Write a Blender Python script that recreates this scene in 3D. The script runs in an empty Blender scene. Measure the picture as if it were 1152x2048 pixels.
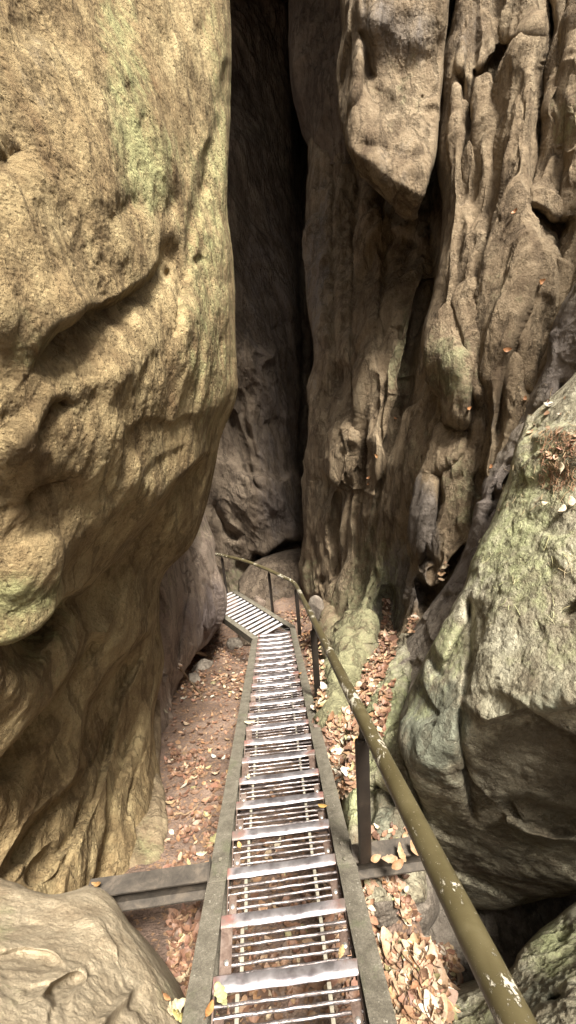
import bpy, math, random
import numpy as np
from math import sin, cos, tan, radians, pi
from mathutils import Vector, Matrix
from mathutils.bvhtree import BVHTree

random.seed(7)
RNG = np.random.default_rng(11)
scene = bpy.context.scene
COL = scene.collection

# ------------------------------------------------------------------ camera frame
TH, RO, HD, FL = radians(20), radians(4.8), radians(2.6), 900.0
F0 = np.array([sin(HD), cos(HD), 0.]); R0 = np.array([cos(HD), -sin(HD), 0.]); ZU = np.array([0, 0, 1.])
CF = F0*cos(TH) - ZU*sin(TH); U0 = ZU*cos(TH) + F0*sin(TH)
CR = cos(RO)*R0 - sin(RO)*U0; CU = cos(RO)*U0 + sin(RO)*R0
CAM = np.array([0, 0, 1.75])
SL = tan(radians(22.8))            # slope of the stair


def spot(x, y, d):
    """point seen in direction (x, y) of the survey picture, d metres away"""
    x = np.asarray(x, float); y = np.asarray(y, float); d = np.asarray(d, float)
    v = CF + ((x-576)/FL)[..., None]*CR - ((y-1024)/FL)[..., None]*CU
    return CAM + d[..., None]*v


# ------------------------------------------------------------------ noise
NT = 64
TAB = RNG.random((NT, NT, NT)).astype(np.float32)*2-1


def vnoise(P):
    I = np.floor(P).astype(np.int64); f = (P-I).astype(np.float32)
    f = f*f*f*(f*(f*6-15)+10)
    x0, y0, z0 = (I[:, 0] % NT), (I[:, 1] % NT), (I[:, 2] % NT)
    x1, y1, z1 = (x0+1) % NT, (y0+1) % NT, (z0+1) % NT
    fx, fy, fz = f[:, 0], f[:, 1], f[:, 2]
    a = TAB[x0, y0, z0]*(1-fx)+TAB[x1, y0, z0]*fx
    b = TAB[x0, y1, z0]*(1-fx)+TAB[x1, y1, z0]*fx
    c = TAB[x0, y0, z1]*(1-fx)+TAB[x1, y0, z1]*fx
    d = TAB[x0, y1, z1]*(1-fx)+TAB[x1, y1, z1]*fx
    return (a*(1-fy)+b*fy)*(1-fz)+(c*(1-fy)+d*fy)*fz


ROT = np.array([[0.36, 0.48, -0.8], [-0.8, 0.6, 0.0], [0.48, 0.64, 0.6]])


def fbm(P, octv=5, kind='fbm', gain=.5, rough=None):
    s = np.zeros(len(P), np.float32); amp = 1.; tot = 0.; Q = P.copy()
    for k in range(octv):
        n = vnoise(Q)
        if kind == 'ridge': n = 1-2*np.abs(n)**.8
        elif kind == 'billow': n = 2*np.abs(n)-.6
        s += amp*n; tot += amp; amp *= gain
        Q = (Q @ ROT.T)*2.03+17.3
    return s/tot


def facets(P, seed=0):
    """fractured chips: every cell of a jittered lattice gets its own small tilted plane"""
    I = np.floor(P-.5).astype(np.int64); best = np.zeros(len(P)); val = np.zeros(len(P))
    for dx in (0, 1):
        for dy in (0, 1):
            for dz in (0, 1):
                c = I+np.array([dx, dy, dz]); k = (c[:, 0]*7+c[:, 1]*131+c[:, 2]*1009+seed*77)
                a, b, g = TAB[k % NT, (k//3) % NT, (k//5) % NT], TAB[(k//2) % NT, (k//7) % NT, k % NT], TAB[(k//11) % NT, k % NT, (k//13) % NT]
                D = P-(c+.5+np.stack([a, b, g], -1)*.42)
                d = (D*D).sum(-1)
                v = .35*b+D[:, 0]*g*.9+D[:, 1]*a*.9+D[:, 2]*b*.9
                e_ = np.exp(-38*d); best = best+e_; val = val+v*e_
    return val/(best+1e-12)


def stretch(P, axis, ratio):
    a = np.array(axis, float); a /= np.linalg.norm(a)
    return P - (P @ a)[:, None]*a[None, :]*(1-1./ratio)


def smooth(t):
    t = np.clip(t, 0, 1); return t*t*(3-2*t)


def poly_dist(X, Y, poly):
    """distance to a polyline and the signed side (left of travel direction is +)"""
    best = np.full(X.shape, 1e9); side = np.zeros(X.shape); par = np.zeros(X.shape)
    L = [0.]
    for (x0, y0), (x1, y1) in zip(poly[:-1], poly[1:]): L.append(L[-1]+math.hypot(x1-x0, y1-y0))
    for i, ((x0, y0), (x1, y1)) in enumerate(zip(poly[:-1], poly[1:])):
        dx, dy = x1-x0, y1-y0; l2 = dx*dx+dy*dy
        t = np.clip(((X-x0)*dx+(Y-y0)*dy)/l2, 0, 1)
        ex, ey = X-x0-t*dx, Y-y0-t*dy
        d = np.hypot(ex, ey)
        cr = dx*(Y-y0)-dy*(X-x0)
        m = d < best-1e-6
        best = np.where(m, d, best); side = np.where(m, np.sign(cr), side)
        par = np.where(m, (L[i]+t*(L[i+1]-L[i]))/L[-1], par)
    return best, side, par


def tps(pts, X, Y):
    p = np.array(pts, float); xy = p[:, :2]/500.; n = len(p)
    def U(r2): return np.where(r2 > 1e-12, r2*np.log(r2+1e-12), 0)
    r2 = ((xy[:, None]-xy[None])**2).sum(-1)
    A = np.zeros((n+3, n+3)); A[:n, :n] = U(r2)+np.eye(n)*.02
    A[:n, n] = 1; A[:n, n+1:] = xy; A[n, :n] = 1; A[n+1:, :n] = xy.T
    w = np.linalg.solve(A, np.r_[p[:, 2], 0, 0, 0])
    x = X/500.; y = Y/500.
    out = w[n]+w[n+1]*x+w[n+2]*y
    for i in range(n): out = out+w[i]*U((x-xy[i, 0])**2+(y-xy[i, 1])**2)
    return out


# ------------------------------------------------------------------ materials
def mat_new(name):
    m = bpy.data.materials.new(name); m.use_nodes = True
    nt = m.node_tree; nt.nodes.clear()
    out = nt.nodes.new('ShaderNodeOutputMaterial'); b = nt.nodes.new('ShaderNodeBsdfPrincipled')
    nt.links.new(b.outputs[0], out.inputs[0])
    return m, nt, b


class NB:
    def __init__(s, nt): s.nt = nt
    def n(s, t, **kw):
        nd = s.nt.nodes.new(t)
        for k, v in kw.items():
            if k.startswith('_'): setattr(nd, k[1:], v)
        return nd
    def link(s, a, b): s.nt.links.new(a, b)
    def coord(s, scale=(1, 1, 1), rot=(0, 0, 0)):
        g = s.n('ShaderNodeNewGeometry'); mp = s.n('ShaderNodeMapping')
        mp.inputs['Scale'].default_value = scale; mp.inputs['Rotation'].default_value = rot
        s.link(g.outputs['Position'], mp.inputs['Vector']); return mp.outputs[0]
    def objcoord(s, scale=(1, 1, 1)):
        g = s.n('ShaderNodeTexCoord'); mp = s.n('ShaderNodeMapping'); mp.inputs['Scale'].default_value = scale
        s.link(g.outputs['Object'], mp.inputs['Vector']); return mp.outputs[0]
    def noise(s, vec, scale, detail=6, rough=.6, dist=0., out='Fac'):
        nd = s.n('ShaderNodeTexNoise'); nd.inputs['Scale'].default_value = scale
        nd.inputs['Detail'].default_value = detail; nd.inputs['Roughness'].default_value = rough
        nd.inputs['Distortion'].default_value = dist; s.link(vec, nd.inputs['Vector']); return nd.outputs[out]
    def voro(s, vec, scale, feature='F1', out='Distance'):
        nd = s.n('ShaderNodeTexVoronoi', _feature=feature); nd.inputs['Scale'].default_value = scale
        s.link(vec, nd.inputs['Vector']); return nd.outputs[out]
    def ramp(s, fac, stops):
        nd = s.n('ShaderNodeValToRGB'); e = nd.color_ramp.elements
        while len(e) < len(stops): e.new(.5)
        for el, (p, c) in zip(e, stops):
            el.position = p; el.color = (c, c, c, 1) if isinstance(c, (int, float)) else (*c, 1)
        s.link(fac, nd.inputs[0]); return nd.outputs[0]
    def math(s, op, a, b=None, clamp=False):
        nd = s.n('ShaderNodeMath', _operation=op); nd.use_clamp = clamp
        for i, v in enumerate((a, b)):
            if v is None: continue
            if isinstance(v, (int, float)): nd.inputs[i].default_value = v
            else: s.link(v, nd.inputs[i])
        return nd.outputs[0]
    def mix(s, fac, a, b, mode='MIX'):
        nd = s.n('ShaderNodeMix', _data_type='RGBA', _blend_type=mode)
        for i, v in ((0, fac), (6, a), (7, b)):
            if isinstance(v, (int, float)): nd.inputs[i].default_value = v
            elif isinstance(v, tuple): nd.inputs[i].default_value = (*v, 1)
            else: s.link(v, nd.inputs[i])
        return nd.outputs[2]
    def bump(s, h, dist, strength=1., normal=None):
        nd = s.n('ShaderNodeBump'); nd.inputs['Distance'].default_value = dist; nd.inputs['Strength'].default_value = strength
        s.link(h, nd.inputs['Height'])
        if normal: s.link(normal, nd.inputs['Normal'])
        return nd.outputs[0]


def rock_mat(name, c_light, c_mid, c_dark, moss=(.20, .24, .09), alt=(.12, .10, .10), bump=.012, pit=1., fine=60,
             streak=(1, 1, .25), mossbase=0.0, cracks=.8):
    m, nt, b = mat_new(name); q = NB(nt)
    v = q.coord(); vs = q.coord(scale=streak)
    big = q.noise(v, 1.3, 5, .6, .6); med = q.noise(vs, 6, 8, .68, .15); fin = q.noise(v, fine, 6, .7)
    speck = q.noise(v, 190, 3, .7)
    f = q.math('ADD', q.math('MULTIPLY', big, .45), q.math('MULTIPLY', med, .55))
    col = q.ramp(f, [(.34, c_dark), (.5, c_mid), (.66, c_light)])
    at = q.n('ShaderNodeAttribute', _attribute_name='Paint')
    sp = q.n('ShaderNodeSeparateColor'); q.link(at.outputs['Color'], sp.inputs[0])
    mn = q.noise(v, 9, 8, .72, .3)
    # alternate tone (purple grey weathered skin)
    fa = q.ramp(q.math('ADD', q.math('MULTIPLY', sp.outputs[1], 1.), q.math('MULTIPLY', q.math('SUBTRACT', med, .5), 1.4)), [(.28, 0.), (.62, 1.)])
    col = q.mix(q.math('MULTIPLY', fa, .85), col, alt)
    # moss / algae
    fm = q.ramp(q.math('ADD', q.math('ADD', sp.outputs[0], mossbase), q.math('MULTIPLY', q.math('SUBTRACT', mn, .5), 1.8)), [(.30, 0.), (.75, 1.)])
    mc = q.mix(q.noise(v, 25, 5, .7), tuple(x*.62 for x in moss), tuple(min(1, x*1.35) for x in moss))
    col = q.mix(q.math('MULTIPLY', fm, .85), col, mc)
    # dark stains, and shade painted into gaps, undersides and overhung faces
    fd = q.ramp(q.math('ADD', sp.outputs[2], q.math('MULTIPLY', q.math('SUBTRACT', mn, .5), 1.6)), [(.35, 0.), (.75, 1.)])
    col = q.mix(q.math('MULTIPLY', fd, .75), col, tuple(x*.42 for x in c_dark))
    # mineral speckle
    col = q.mix(1., col, q.ramp(q.math('ADD', q.math('MULTIPLY', fin, .6), q.math('MULTIPLY', speck, .4)), [(.28, .55), (.5, 1.), (.7, 1.32)]), 'MULTIPLY')
    # hairline joints, dirt-filled
    cn = q.noise(q.coord(scale=(1, 1, .28) if streak[2] < .9 else (1, 1, .8)), 2.6, 7, .62, .1); cn2 = q.noise(vs, 9, 6, .65, .1)
    cl = q.ramp(q.math('ABSOLUTE', q.math('SUBTRACT', cn, .5)), [(.0, 1.), (.012, .75), (.03, 0.)])
    cl2 = q.ramp(q.math('ABSOLUTE', q.math('SUBTRACT', cn2, .47)), [(.0, .7), (.02, 0.)])
    cgate = q.ramp(q.noise(v, 2.0, 3, .5), [(.45, 0.), (.6, 1.)])
    ck = q.math('MULTIPLY', q.math('MAXIMUM', cl, q.math('MULTIPLY', cl2, cgate)), cracks, True)
    col = q.mix(q.math('MULTIPLY', ck, .62), col, tuple(x*.4 for x in c_dark))
    # darker rusty blotches
    bl = q.ramp(q.noise(v, 4.2, 8, .75), [(.50, 0.), (.68, .55)])
    col = q.mix(bl, col, tuple(x*.9 for x in c_dark))
    q.link(col, b.inputs['Base Color'])
    b.inputs['Roughness'].default_value = .92; b.inputs['Specular IOR Level'].default_value = .25
    pits = q.ramp(q.voro(v, fine*.75), [(.0, 0.), (.35, 1.)])
    h1 = q.noise(v, fine*.45, 8, .75, 0.); h2 = q.noise(vs, 20, 8, .70, .1)
    hh = q.math('ADD', q.math('ADD', q.math('MULTIPLY', h1, 1.), q.math('MULTIPLY', h2, 1.6)), q.math('SUBTRACT', q.math('MULTIPLY', pits, .28*pit), q.math('MULTIPLY', ck, .55)))
    q.link(q.bump(hh, bump*2.0, 1.), b.inputs['Normal'])
    return m


# ------------------------------------------------------------------ mesh builders
def tag(o, label=None, cat=None, group=None, kind=None):
    if label: o['label'] = label
    if cat: o['category'] = cat
    if group: o['group'] = group
    if kind: o['kind'] = kind
    return o


def empty(name, loc=(0, 0, 0)):
    o = bpy.data.objects.new(name, None); COL.objects.link(o); o.location = loc; return o


def mesh_np(name, V, Fq, mat, parent=None, smooth_=True, tris=None, paint=None):
    me = bpy.data.meshes.new(name)
    nq = len(Fq); ntr = 0 if tris is None else len(tris)
    me.vertices.add(len(V)); me.vertices.foreach_set('co', np.asarray(V, np.float32).ravel())
    loops = np.asarray(Fq, np.int32).ravel()
    starts = np.arange(nq)*4; tot = np.full(nq, 4)
    if ntr:
        starts = np.r_[starts, nq*4+np.arange(ntr)*3]; tot = np.r_[tot, np.full(ntr, 3)]
        loops = np.r_[loops, np.asarray(tris, np.int32).ravel()]
    me.loops.add(len(loops)); me.loops.foreach_set('vertex_index', loops.astype(np.int32))
    me.polygons.add(len(starts)); me.polygons.foreach_set('loop_start', starts.astype(np.int32))
    me.polygons.foreach_set('use_smooth', np.full(len(starts), smooth_))
    me.update(calc_edges=True); me.validate()
    if paint is not None:
        ca = me.color_attributes.new('Paint', 'FLOAT_COLOR', 'POINT')
        ca.data.foreach_set('color', np.asarray(paint, np.float32).ravel())
    me.materials.append(mat)
    o = bpy.data.objects.new(name, me); COL.objects.link(o)
    if parent: o.parent = parent
    return o


ROCKS = []


def grid_faces(nr, nc):
    a = np.arange(nr*nc).reshape(nr, nc)
    return np.stack([a[:-1, :-1], a[1:, :-1], a[1:, 1:], a[:-1, 1:]], -1).reshape(-1, 4)


def catmull(xs, ys, t):
    """monotone-ish cubic through (xs, ys)"""
    xs = np.array(xs, float); ys = np.array(ys, float)
    m = np.gradient(ys, xs) if len(xs) > 2 else np.full(len(xs), (ys[-1]-ys[0])/(xs[-1]-xs[0]))
    t = np.clip(t, xs[0], xs[-1]); i = np.clip(np.searchsorted(xs, t, 'right')-1, 0, len(xs)-2)
    h = xs[i+1]-xs[i]; u = (t-xs[i])/h
    return ((2*u**3-3*u*u+1)*ys[i]+(u**3-2*u*u+u)*h*m[i]+(-2*u**3+3*u*u)*ys[i+1]+(u**3-u*u)*h*m[i+1])


def rock(name, label, cat, lo, hi, pts, mat, axis='y', edge=(60, .4), thick=2., step=2.6, disp=(), feats=(), paint=(),
         jag=(6, 40), dmin=.6, group=None, kind=None, planes=None, soft=.012):
    """A rock mass. lo / hi: its left and right outline (axis 'y': (y, x) pairs going down; axis 'x': top and bottom
    outline as (x, y) pairs). pts: surveyed distances (x, y, d). The outline turns away and runs back `thick` metres."""
    t0 = max(lo[0][0], hi[0][0]); t1 = min(lo[-1][0], hi[-1][0])
    nt_ = int((t1-t0)/step)+1
    t = np.linspace(t0, t1, nt_)
    a = catmull(*zip(*lo), t); bb = catmull(*zip(*hi), t)
    # natural irregular outline
    jn = lambda s: fbm(np.c_[t/jag[1]/2.4, np.full(nt_, s), np.zeros(nt_)], 4, gain=.4)*jag[0]*1.3
    a = a+jn(3.1+len(name)); bb = bb+jn(9.7+len(label))
    bb = np.maximum(bb, a+6)
    nw = int(np.percentile(bb-a, 75)/step)+2
    w = np.linspace(0, 1, nw)
    A = a[:, None]+(bb-a)[:, None]*w[None]
    T = np.repeat(t[:, None], nw, 1)
    K = 7
    A = np.pad(A, K, 'edge'); T = np.pad(T, K, 'edge')
    X, Y = (A, T) if axis == 'y' else (T, A)
    nr, nc = X.shape
    ring = np.minimum.reduce([np.arange(nr)[:, None]*np.ones(nc)[None], (nr-1-np.arange(nr))[:, None]*np.ones(nc)[None],
                              np.arange(nc)[None]*np.ones(nr)[:, None], (nc-1-np.arange(nc))[None]*np.ones(nr)[:, None]])
    back = np.clip((K-ring)/K, 0, 1)
    lp = [(x, y) for y, x in lo] if axis == 'y' else list(lo); hp = [(x, y) for y, x in hi] if axis == 'y' else list(hi)
    # distance to the outline measured across the strip
    el = np.abs(A-np.pad(np.repeat(a[:, None], nw, 1), K, 'edge')); eh = np.abs(np.pad(np.repeat(bb[:, None], nw, 1), K, 'edge')-A)
    if axis == 'y': ds = np.minimum(el, eh)
    else: ds = np.minimum(el, eh)
    sl = np.hypot(1, np.gradient(np.pad(a, K, 'edge')+1e-6, step))[:, None]; sh = np.hypot(1, np.gradient(np.pad(bb, K, 'edge'), step))[:, None]
    ds = np.minimum(el/sl, eh/sh)
    D = tps(pts, X, Y) if pts else 0
    if planes:
        acc = 0
        for tri in planes:
            A_ = np.array([[1, p[0], p[1]] for p in tri], float); co_ = np.linalg.solve(A_, np.array([1./p[2] for p in tri]))
            W1 = spot(X, Y, np.full(X.shape, 2.2)).reshape(-1, 3)
            wob = fbm(W1*1.8+co_[1]*9e3, 4).reshape(X.shape)*.012
            acc = acc+np.exp(-(co_[0]+co_[1]*X+co_[2]*Y+wob)/soft)
        D = 1/np.clip(-soft*np.log(acc), .08, 2.)
    e = edge
    tt = np.clip(ds/e[0], 0, 1)
    D = D+e[1]*(1-np.sqrt(np.clip(1-(1-tt)**2, 0, 1)))
    # warped pixel frame for the features
    W0 = spot(X, Y, np.maximum(D, dmin)).reshape(-1, 3)
    wx = 1.3*fbm(W0*1.9+5, 4, gain=.42).reshape(X.shape); wy = 1.3*fbm(W0*1.9+41, 4, gain=.42).reshape(X.shape)
    sc = (FL/np.maximum(D, dmin))*.05
    FX = X+wx*sc; FY = Y+wy*sc
    for f in feats:
        k = f[0]
        if k == 'crack':      # poly, width px, depth m
            d, s, p = poly_dist(FX, FY, f[1]); tp = smooth(np.minimum(p, 1-p)*6+.25)
            D = D+f[3]*tp*np.exp(-(d/f[2])**2)
        elif k == 'step':     # poly, amount, fade px  (pushed back on the + side)
            d, s, p = poly_dist(FX, FY, f[1]); tp = smooth(np.minimum(p, 1-p)*5+.05)
            sd = d*s
            D = D+f[2]*tp*np.where(sd > 0, smooth(sd/7.)*np.exp(-(sd/f[3])**1.5), 0)
            D = D-.12*f[2]*tp*np.where(sd <= 0, np.exp(-(d/(f[3]*.5))**2), np.exp(-(sd/4.)**2))
        elif k == 'bump':     # cx, cy, rx, ry, rot deg, amount (towards the viewer +)
            _, cx, cy, rx, ry, ro, am = f
            c_, s_ = cos(radians(ro)), sin(radians(ro))
            u = ((FX-cx)*c_+(FY-cy)*s_)/rx; v = (-(FX-cx)*s_+(FY-cy)*c_)/ry
            D = D-am*np.exp(-(u*u+v*v))
        elif k == 'slabs':    # long joints [(y, x) ...]; the rock between two joints is one tilted slab
            _, lines, offs, tilts, cw_, cd_ = f
            gx_ = [np.interp(FY, [p[0] for p in l_], [p[1] for p in l_]) for l_ in lines]
            add = np.zeros_like(D)
            for i_ in range(len(lines)-1):
                wd_ = np.maximum(gx_[i_+1]-gx_[i_], 4); s_ = (FX-gx_[i_])/wd_
                ins_ = (s_ >= 0) & (s_ < 1)
                add = np.where(ins_, offs[i_]+tilts[i_]*(s_-.5)+.05*(2*s_-1)**4, add)
            for g_ in gx_[1:-1]: add = add+cd_*np.exp(-(np.abs(FX-g_)/cw_)**1.5)
            D = D+add
        elif k == 'block':    # polygon facet with crisp rim, towards viewer
            _, cx, cy, rx, ry, ro, am = f
            c_, s_ = cos(radians(ro)), sin(radians(ro))
            u = np.abs(((FX-cx)*c_+(FY-cy)*s_)/rx); v = np.abs((-(FX-cx)*s_+(FY-cy)*c_)/ry)
            D = D-am*smooth((1-np.maximum(u, v))*4)
    for _ in range(6):
        D[1:-1] = (D[:-2]+2*D[1:-1]+D[2:])/4; D[:, 1:-1] = (D[:, :-2]+2*D[:, 1:-1]+D[:, 2:])/4
    D = D+back**1.2*thick
    # pull the skirt in a little so it hides behind the outline
    cx, cy = X.mean(1, keepdims=True), Y.mean(0, keepdims=True)
    if axis == 'y': X = X-(X-cx)*back*.18
    else: Y = Y-(Y-cy)*back*.18
    D = np.maximum(D, dmin)
    P = spot(X, Y, D)
    # normals
    gu = np.gradient(P, axis=0); gv = np.gradient(P, axis=1)
    N = np.cross(gu, gv); N /= np.linalg.norm(N, axis=-1, keepdims=True)+1e-9
    # smooth the normals so that the relief does not fold
    for _ in range(24):
        N[1:-1, 1:-1] = (N[1:-1, 1:-1]*2+N[:-2, 1:-1]+N[2:, 1:-1]+N[1:-1, :-2]+N[1:-1, 2:])/6
    N /= np.linalg.norm(N, axis=-1, keepdims=True)+1e-9
    tov = CAM-P; flip = np.sign((N*tov).sum(-1)); 
    if np.median(flip) < 0: N = -N
    Pf = P.reshape(-1, 3).copy(); Nf = N.reshape(-1, 3)
    P0 = Pf.copy()
    # where the sheet is stretched along the line of sight it carries only the coarse relief
    qe = np.maximum(np.linalg.norm(gu, axis=-1), np.linalg.norm(gv, axis=-1))
    for _ in range(3):
        qe = np.maximum(qe, .999*np.maximum.reduce([np.roll(qe, 1, 0), np.roll(qe, -1, 0), np.roll(qe, 1, 1), np.roll(qe, -1, 1)]))
    qe = qe.reshape(-1)
    for dd in disp:
        freq, amp, kind_, ax, ratio = dd[:5]; octv = dd[5] if len(dd) > 5 else 5
        Q = P0 if ax is None else stretch(P0, ax, ratio)
        wq = np.stack([vnoise(Q*freq*.7+k_*13.7) for k_ in range(3)], -1)*.35/freq
        n = facets((Q+wq*.5)*freq, octv) if kind_ == 'facet' else fbm((Q+wq)*freq+amp*100, octv, kind_, gain=.55)
        mask = 1.
        if len(dd) > 7: mask = smooth((dd[7]-P0[:, 2])/.4)
        elif len(dd) > 6:   # patchy
            mask = smooth((fbm(P0*dd[6]+77, 3)+.15)*2.2)
        Pf = Pf+Nf*(n*amp*mask/(1+(qe*freq*4)**2))[:, None]
    # paint
    pc = np.zeros((len(Pf), 4), np.float32); pc[:, 3] = 1
    fx, fy = FX.ravel(), FY.ravel()
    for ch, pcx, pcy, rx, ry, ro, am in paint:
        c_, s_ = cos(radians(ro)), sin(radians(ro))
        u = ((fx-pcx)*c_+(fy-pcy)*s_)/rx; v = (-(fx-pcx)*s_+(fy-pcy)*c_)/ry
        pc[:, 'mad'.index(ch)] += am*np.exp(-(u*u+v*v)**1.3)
    Fq = grid_faces(nr, nc)
    # closed back
    idx = np.arange(nr*nc).reshape(nr, nc)
    loop = np.r_[idx[0, :-1], idx[:-1, -1], idx[-1, :0:-1], idx[:0:-1, 0]]
    cen = Pf[loop].mean(0); Pf = np.vstack([Pf, cen]); ci = len(Pf)-1
    tris = np.stack([loop, np.roll(loop, -1), np.full(len(loop), ci)], -1)
    pc = np.vstack([pc, pc[:1]])
    o = mesh_np(name, Pf, Fq, mat, tris=tris, paint=pc)
    tag(o, label, cat, group, kind or 'thing')
    ROCKS.append((o, Pf, Fq))
    return o


EXPO = 1.70; SKY = .095; SUN = (64, 154, 4.3, 13)

m_gold = rock_mat('golden_sandstone', (.45, .365, .21), (.315, .238, .130), (.145, .092, .046), moss=(.35, .355, .18), bump=.011, fine=55, streak=(1, 1, .7), pit=1.6)
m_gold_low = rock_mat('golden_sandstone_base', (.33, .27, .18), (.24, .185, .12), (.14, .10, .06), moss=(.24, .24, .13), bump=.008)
m_pale = rock_mat('pale_sandstone', (.56, .48, .36), (.45, .375, .27), (.29, .225, .15), moss=(.36, .34, .20), cracks=.15, bump=.008, pit=.5, streak=(1, 1, 1))
m_wall = rock_mat('fissured_sandstone', (.37, .30, .21), (.245, .187, .125), (.095, .065, .042), moss=(.30, .30, .18), alt=(.17, .15, .14), bump=.015, streak=(1, 1, .25))
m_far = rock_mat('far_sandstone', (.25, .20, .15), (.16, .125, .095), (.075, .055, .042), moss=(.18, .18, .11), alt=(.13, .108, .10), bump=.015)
m_ledge = rock_mat('grey_ledge_rock', (.38, .34, .29), (.27, .235, .20), (.14, .115, .095), moss=(.16, .19, .10), alt=(.175, .15, .14), bump=.009)
m_moss = rock_mat('mossy_sandstone', (.55, .53, .42), (.38, .355, .265), (.145, .110, .075), moss=(.37, .40, .22), alt=(.15, .165, .13), bump=.010, streak=(1, 1, 1))
m_mid = rock_mat('lilac_sandstone', (.42, .35, .29), (.31, .245, .20), (.19, .145, .12), moss=(.30, .29, .16), alt=(.17, .14, .14), bump=.009)

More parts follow.
